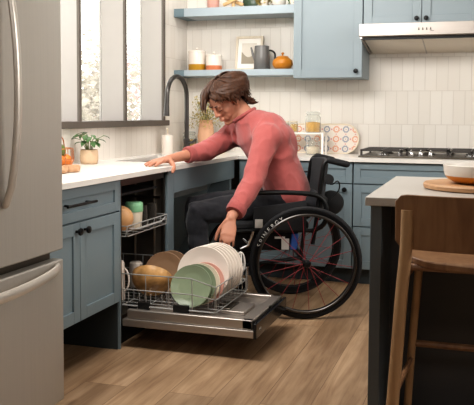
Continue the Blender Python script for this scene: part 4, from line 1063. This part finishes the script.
# hair: cap plus locks swept from the crown
rnd = random.Random(21)
hc_, hr_ = V((-.034, 0, .030)), V((.142, .110, .094))
degrees = math.degrees
def hp(th, ph, k=1.0):   # th azimuth (0 = face), ph from crown
    return hc_+V((hr_.x*sin(ph)*cos(th), hr_.y*sin(ph)*sin(th), hr_.z*cos(ph)))*k
def hend(th):
    d_ = (degrees(th)+180) % 360-180; a_ = abs(d_)
    if -6 < d_ < 30: return radians(46)
    if a_ < 40: return radians(58)
    if a_ < 75: return radians(60+(a_-40)*1.1)
    if a_ < 110: return radians(98+(a_-75)*.25)
    return radians(107+(a_-110)*.44)
m = MB(); vs = []; fs = []; nt_, np_ = 48, 12
for j in range(np_+1):
    for i in range(nt_):
        th = 2*pi*i/nt_; ph = hend(th)*j/np_; vs.append(H(*hp(th, max(ph, .01), .975)))
for j in range(np_):
    for i in range(nt_): fs.append((j*nt_+i, j*nt_+(i+1) % nt_, (j+1)*nt_+(i+1) % nt_, (j+1)*nt_+i))
m.add(vs, fs)
down = HR.transposed() @ V((0, 0, -1))
part = hp(radians(0), radians(38))          # hair parts just above the brow and sweeps back from there
def lock(pts, r0, flat=.5):
    n_ = len(pts); rs = []; wdirs = []
    for k in range(n_):
        u = k/(n_-1); q = (.45+.55*min(1, u*4))*(1 if u < .6 else max(.06, 1-((u-.6)/.4)**1.6)); rs.append((r0*q*HS, r0*flat*q*HS))
        t_ = (pts[min(k+1, n_-1)]-pts[max(k-1, 0)]).normalized(); c_ = t_.cross((pts[k]-hc_).normalized())
        wdirs.append(HR @ (c_.normalized() if c_.length > 1e-4 else V((0, 1, 0))))
    m.tube([H(*q) for q in pts], rs, 8, wdir=wdirs)
def sweep(th0, ph0, th1, ph1, tl, r0, lift, curl, n=11):
    pts = []; w0 = rnd.uniform(0, 6)
    for k in range(n):
        u = k/(n-1); e_ = u*u*(3-2*u)
        pts.append(hp(th0+(th1-th0)*e_+.05*sin(u*8+w0), ph0+(ph1-ph0)*u, lift+.035*sin(pi*min(1, u*1.2))+.018*sin(u*9+w0)))
    tdir = (pts[-1]-pts[-2]).normalized(); p = pts[-1]
    for k in range(5):
        out_ = (p-hc_).normalized()
        tdir = (tdir+down*.22+out_*curl*(k-1.2)*.22+V((rnd.uniform(-.12, .12), rnd.uniform(-.12, .12), 0))).normalized(); p = p+tdir*tl/5; pts.append(p)
    lock(pts, r0)
for s_ in (-1, 1):
    for i in range(95):          # sides and back: start at the parting, sweep back and down, flick out at the nape
        th1 = radians(rnd.uniform(58, 180)); t0 = radians(rnd.uniform(2, 55)) if rnd.random() < .6 else th1*rnd.uniform(.5, .9)
        e = hend(th1); back_ = degrees(th1) > 115
        sweep(s_*t0, radians(rnd.uniform(8, 48)), s_*th1, e*rnd.uniform(.78, 1.05), rnd.uniform(.06, .10) if back_ else rnd.uniform(.015, .035), rnd.uniform(.010, .018), rnd.uniform(.99, 1.09), .9 if back_ else .3)
    for i in range(46 if s_ < 0 else 22):          # fringe falling forward over the brow, fuller on the far side
        th1 = radians(rnd.uniform(8, 62)) if s_ < 0 else radians(rnd.uniform(30, 62)); e = hend(s_*th1)
        sweep(s_*th1*rnd.uniform(.3, .8), radians(rnd.uniform(6, 26)), s_*th1, e*rnd.uniform(.9, 1.05), rnd.uniform(.045, .09) if s_ < 0 else rnd.uniform(.008, .03), rnd.uniform(.008, .015), rnd.uniform(1.06, 1.22), .25)
for i in range(70):              # longer hair at the nape, flicking outward
    th = radians(rnd.uniform(112, 250)); a_ = hp(th, radians(rnd.uniform(55, 80)), 1.04); b_ = hp(th, radians(104), rnd.uniform(.98, 1.06)); y_ = b_.y*rnd.uniform(.5, .95)
    k_ = rnd.uniform(.3, .85); e_ = V((-.112-.025*k_+abs(y_)*.25, y_*1.05, -.055-.105*k_)); c_ = V((-.098+abs(y_)*.3, y_*.95, -.04-.05*k_))
    lock(chaikin([a_, b_, c_, e_, e_+V((-.016, rnd.uniform(-.012, .012), -.004))], 2), rnd.uniform(.009, .015), .55)
hair = m.build('hair', 'hair', person, sharp=60)
hair['label'] = 'tousled brown hair'
for s_ in (-1, 1):
    MB().tube([H(.096, s_*.014, .026), H(.0965, s_*.030, .032), H(.084, s_*.047, .026)], [(.0045, .003), (.005, .003), (.003, .002)], 8, wdir=hu).build('eyebrow', 'brow', person)
    MB().tube([H(.0905, s_*.018, -.003), H(.0945, s_*.031, -.005), H(.086, s_*.046, -.001)], [.0018, .0022, .0015], 6).build('eyelash', 'lash', person)
MB().tube([H(.104, s_*.018, -.0685) for s_ in (-1, 0, 1)], [.0008, .0022, .0008], 6).build('mouth_line', 'lip', person)

# sweater
def fold(p):
    # long soft folds that run up toward the armpit plus smaller creases
    q = V((p.x*11+p.z*5, p.y*9, p.z*7-p.x*4)); r_ = 1-abs(noise.noise(q))*2
    return .005*(r_**3 if r_ > 0 else 0)-.003+.0045*noise.noise(V((p.x*7, p.y*7, p.z*12)))+.0018*noise.noise(V((p.x*22, p.y*22, p.z*34)))
S = MB()
SP2 = [(W(.055, 0, .60), .195, .145), (W(.065, 0, .66), .197, .148), (W(.08, 0, .74), .19, .142), (W(.125, -.01, .84), .185, .135), (V((-1.25, 4.505, .96)), .19, .135), (V((-1.335, 4.475, 1.06)), .165, .118), (NECK+V((.035, .012, -.055)), .115, .095), (NECK+V((.015, .004, -.02)), .088, .082), (NECK+V((-.002, 0, .006)), .074, .074)]
wl2 = [ad, ad, ad, ad, (ad+wd).normalized(), wd, wd, wd, wd]
S.tube([p for p, a_, b_ in SP2], [(a_, b_) for p, a_, b_ in SP2], 28, wdir=wl2)
cN = ELN*.25+WRN*.75; cF = ELF*.55+WRF*.45
ch = V((-1.335, 4.475, 1.055))
S.tube([SHN+(ch-SHN)*.5, SHN+V((.0, 0, .01)), SHN*.66+ELN*.34, SHN*.3+ELN*.7, ELN, ELN*.6+cN*.4, cN], [.085, .083, .075, .066, .063, .060, .054], 20, round_caps=False)
S.ell(SHN+V((.008, -.0, .0)), (.09, .085, .085)); S.ell(V((-1.19, 4.40, 1.03)), (.10, .10, .11)); S.ell(V((-1.17, 4.44, .93)), (.10, .11, .12))
S.tube([SHF+(ch-SHF)*.5, SHF, SHF*.6+ELF*.4, ELF, ELF*.5+cF*.5, cF], [.088, .082, .072, .064, .058, .049], 20)
S.ell(SHF, (.08, .08, .075))
S.ell(V((-1.25, 4.46, 1.095)), (.12, .155, .095)); S.ell(V((-1.31, 4.46, 1.145)), (.085, .12, .06)); S.ell(V((-1.20, 4.53, .98)), (.12, .16, .15)); S.tube([SHN+V((0, 0, .02)), NECK+V((.03, 0, -.035))], [.07, .06], 14, round_caps=True); S.tube([SHF+V((0, 0, .02)), NECK+V((.02, .02, -.035))], [.07, .06], 14, round_caps=True)            # upper back
sw_ = remesh(S, 'sweater', 'sweater', person, .0065, 34, disp=fold)
sw_['label'] = 'coral red crew-neck knit sweater'
def band(c, d_, r, wdt, th=.005):
    d_ = d_.normalized(); return MB().tube([c-d_*wdt, c-d_*wdt*.3, c+d_*wdt*.5, c+d_*wdt], [r*.97, r*1.04, r*1.03, r*.93], 24)
band(cN, WRN-ELN, .054, .026).build('cuff', 'sweater_rib', sw_, sharp=60); band(cF, WRF-ELF, .0495, .024).build('cuff', 'sweater_rib', sw_, sharp=60)
nd = V((-.52, -.12, .85)).normalized(); a_, b_ = basis(nd, wd)
MB().tube([NECK+nd*.006+(a_*cos(2*pi*i/32)+b_*sin(2*pi*i/32))*.073 for i in range(32)], .0115, 10, closed=True).build('collar', 'sweater_rib', sw_)
MB().tube([W(.055, 0, .588), W(.055, 0, .612)], [(.190, .143), (.196, .149)], 32, wdir=ad).build('hem', 'sweater_rib', sw_)

# jeans
def crease(p): return .010*noise.noise(V((p.x*14, p.y*14, p.z*16)))+.003*noise.noise(V((p.x*33, p.y*33, p.z*33)))
J = MB()
J.tube([W(-.0, 0, .645), W(.10, 0, .645), W(.17, 0, .64)], [(.175, .085), (.185, .09), (.18, .08)], 24, wdir=ad, round_caps=True)
for h_, k_, a_ in ((HIPN, KNN, ANN), (HIPF, KNF, ANF)):
    J.tube([h_, h_*.55+k_*.45, h_*.15+k_*.85, k_+V((0, 0, .002)), k_*.85+a_*.15+fd*.004, k_*.5+a_*.5, a_+V((0, 0, .02))], [.098, .088, .074, .068, .066, .062, .054], 20, round_caps=True)
jn = remesh(J, 'jeans', 'denim', person, .0065, 10, disp=crease)
for n__, a_ in (('shoe', ANN), ('shoe', ANF)):
    S_ = MB(); z0 = .168
    f0 = V((a_.x, a_.y, z0))-fd*.06
    S_.tube([f0+V((0, 0, .045)), f0+fd*.05+V((0, 0, .055)), f0+fd*.12+V((0, 0, .043)), f0+fd*.19+V((0, 0, .03)), f0+fd*.23+V((0, 0, .026))], [(.034, .04), (.038, .052), (.042, .040), (.044, .028), (.034, .022)], 16, wdir=ad, round_caps=True)
    S_.tube([V((a_.x, a_.y, z0+.05)), a_+V((0, 0, .0))], [.042, .042], 14)
    sh = S_.build('shoe', 'shoe', person, sharp=60)
    MB().tube([f0-fd*.02+V((0, 0, .008)), f0+fd*.08+V((0, 0, .008)), f0+fd*.19+V((0, 0, .008)), f0+fd*.255+V((0, 0, .01))], [(.036, .009), (.041, .009), (.047, .009), (.03, .008)], 14, wdir=ad).build('sole', 'shoe_sole', sh)

# ------------------------------------------------------------------ camera
f_, cy_, h_, roll = 770.2, 162.43, 1.1774, .0052
yw, pt = .3126, .0629
F = V((-sin(yw)*cos(pt), cos(yw)*cos(pt), -sin(pt))); R = V((cos(yw), sin(yw), 0)); U = R.cross(F)
R2 = R*cos(roll)+U*sin(roll); U2 = U*cos(roll)-R*sin(roll)
cd = bpy.data.cameras.new('camera'); cam = bpy.data.objects.new('camera', cd); COL.objects.link(cam)
cam.matrix_world = Matrix.Translation((0, 0, h_)) @ Matrix((R2, U2, -F)).transposed().to_4x4()
cd.sensor_fit = 'HORIZONTAL'; cd.sensor_width = 36; cd.lens = f_/474*36; cd.shift_y = -(202.5-cy_)/474; cd.clip_start = .05; cd.clip_end = 200
scene.camera = cam

# ------------------------------------------------------------------ light
def look(o, p): o.rotation_euler = (V(p)-o.location).to_track_quat('-Z', 'Y').to_euler()
def area(name, loc, tgt, sx, sy, e, col):
    l = bpy.data.lights.new(name, 'AREA'); l.shape = 'RECTANGLE'; l.size = sx; l.size_y = sy; l.energy = e; l.color = col
    o = bpy.data.objects.new(name, l); COL.objects.link(o); o.location = loc; look(o, tgt); return o
def spot(name, loc, tgt, e, ang, blend, rad, col):
    l = bpy.data.lights.new(name, 'SPOT'); l.energy = e; l.spot_size = radians(ang); l.spot_blend = blend; l.shadow_soft_size = rad; l.color = col
    o = bpy.data.objects.new(name, l); COL.objects.link(o); o.location = loc; look(o, tgt); return o
area('key_softbox', (-1.55, 3.0, 2.62), (-1.5, 4.8, .8), 1.2, .9, 56, (1, .975, .945))
area('overhead_fill', (-1.0, 2.85, 2.64), (-1.1, 5.2, 1.0), 1.4, .9, 30, (1, .975, .945))  # added overhead fill, not a ceiling fixture of the room
area('back_wash', (-1.6, 5.0, 2.64), (-1.7, 5.8, 1.0), 1.8, .5, 12, (1, .975, .945))
area('side_fill', (2.3, 3.0, 2.1), (-1.7, 3.1, .6), 1.6, 1.2, 50, (1, .975, .945))
area('room_fill', (.2, .2, 2.6), (-1.0, 4.5, .6), 1.8, 1.2, 14, (1, .975, .945))
sun = bpy.data.lights.new('sun', 'SUN'); sun.energy = 1.2; sun.angle = .05; sun.color = (1, .96, .9)
so = bpy.data.objects.new('sun', sun); COL.objects.link(so); so.rotation_euler = (radians(50), 0, radians(150))
wd_ = bpy.data.worlds.new('world'); scene.world = wd_; wd_.use_nodes = True
bg = wd_.node_tree.nodes['Background']; bg.inputs[0].default_value = (1, .985, .96, 1); bg.inputs[1].default_value = 3.3
scene.view_settings.view_transform = 'Standard'; scene.view_settings.look = 'Medium High Contrast'; scene.view_settings.exposure = 0
for o in scene.objects:
    if '_o' in o: del o['_o']
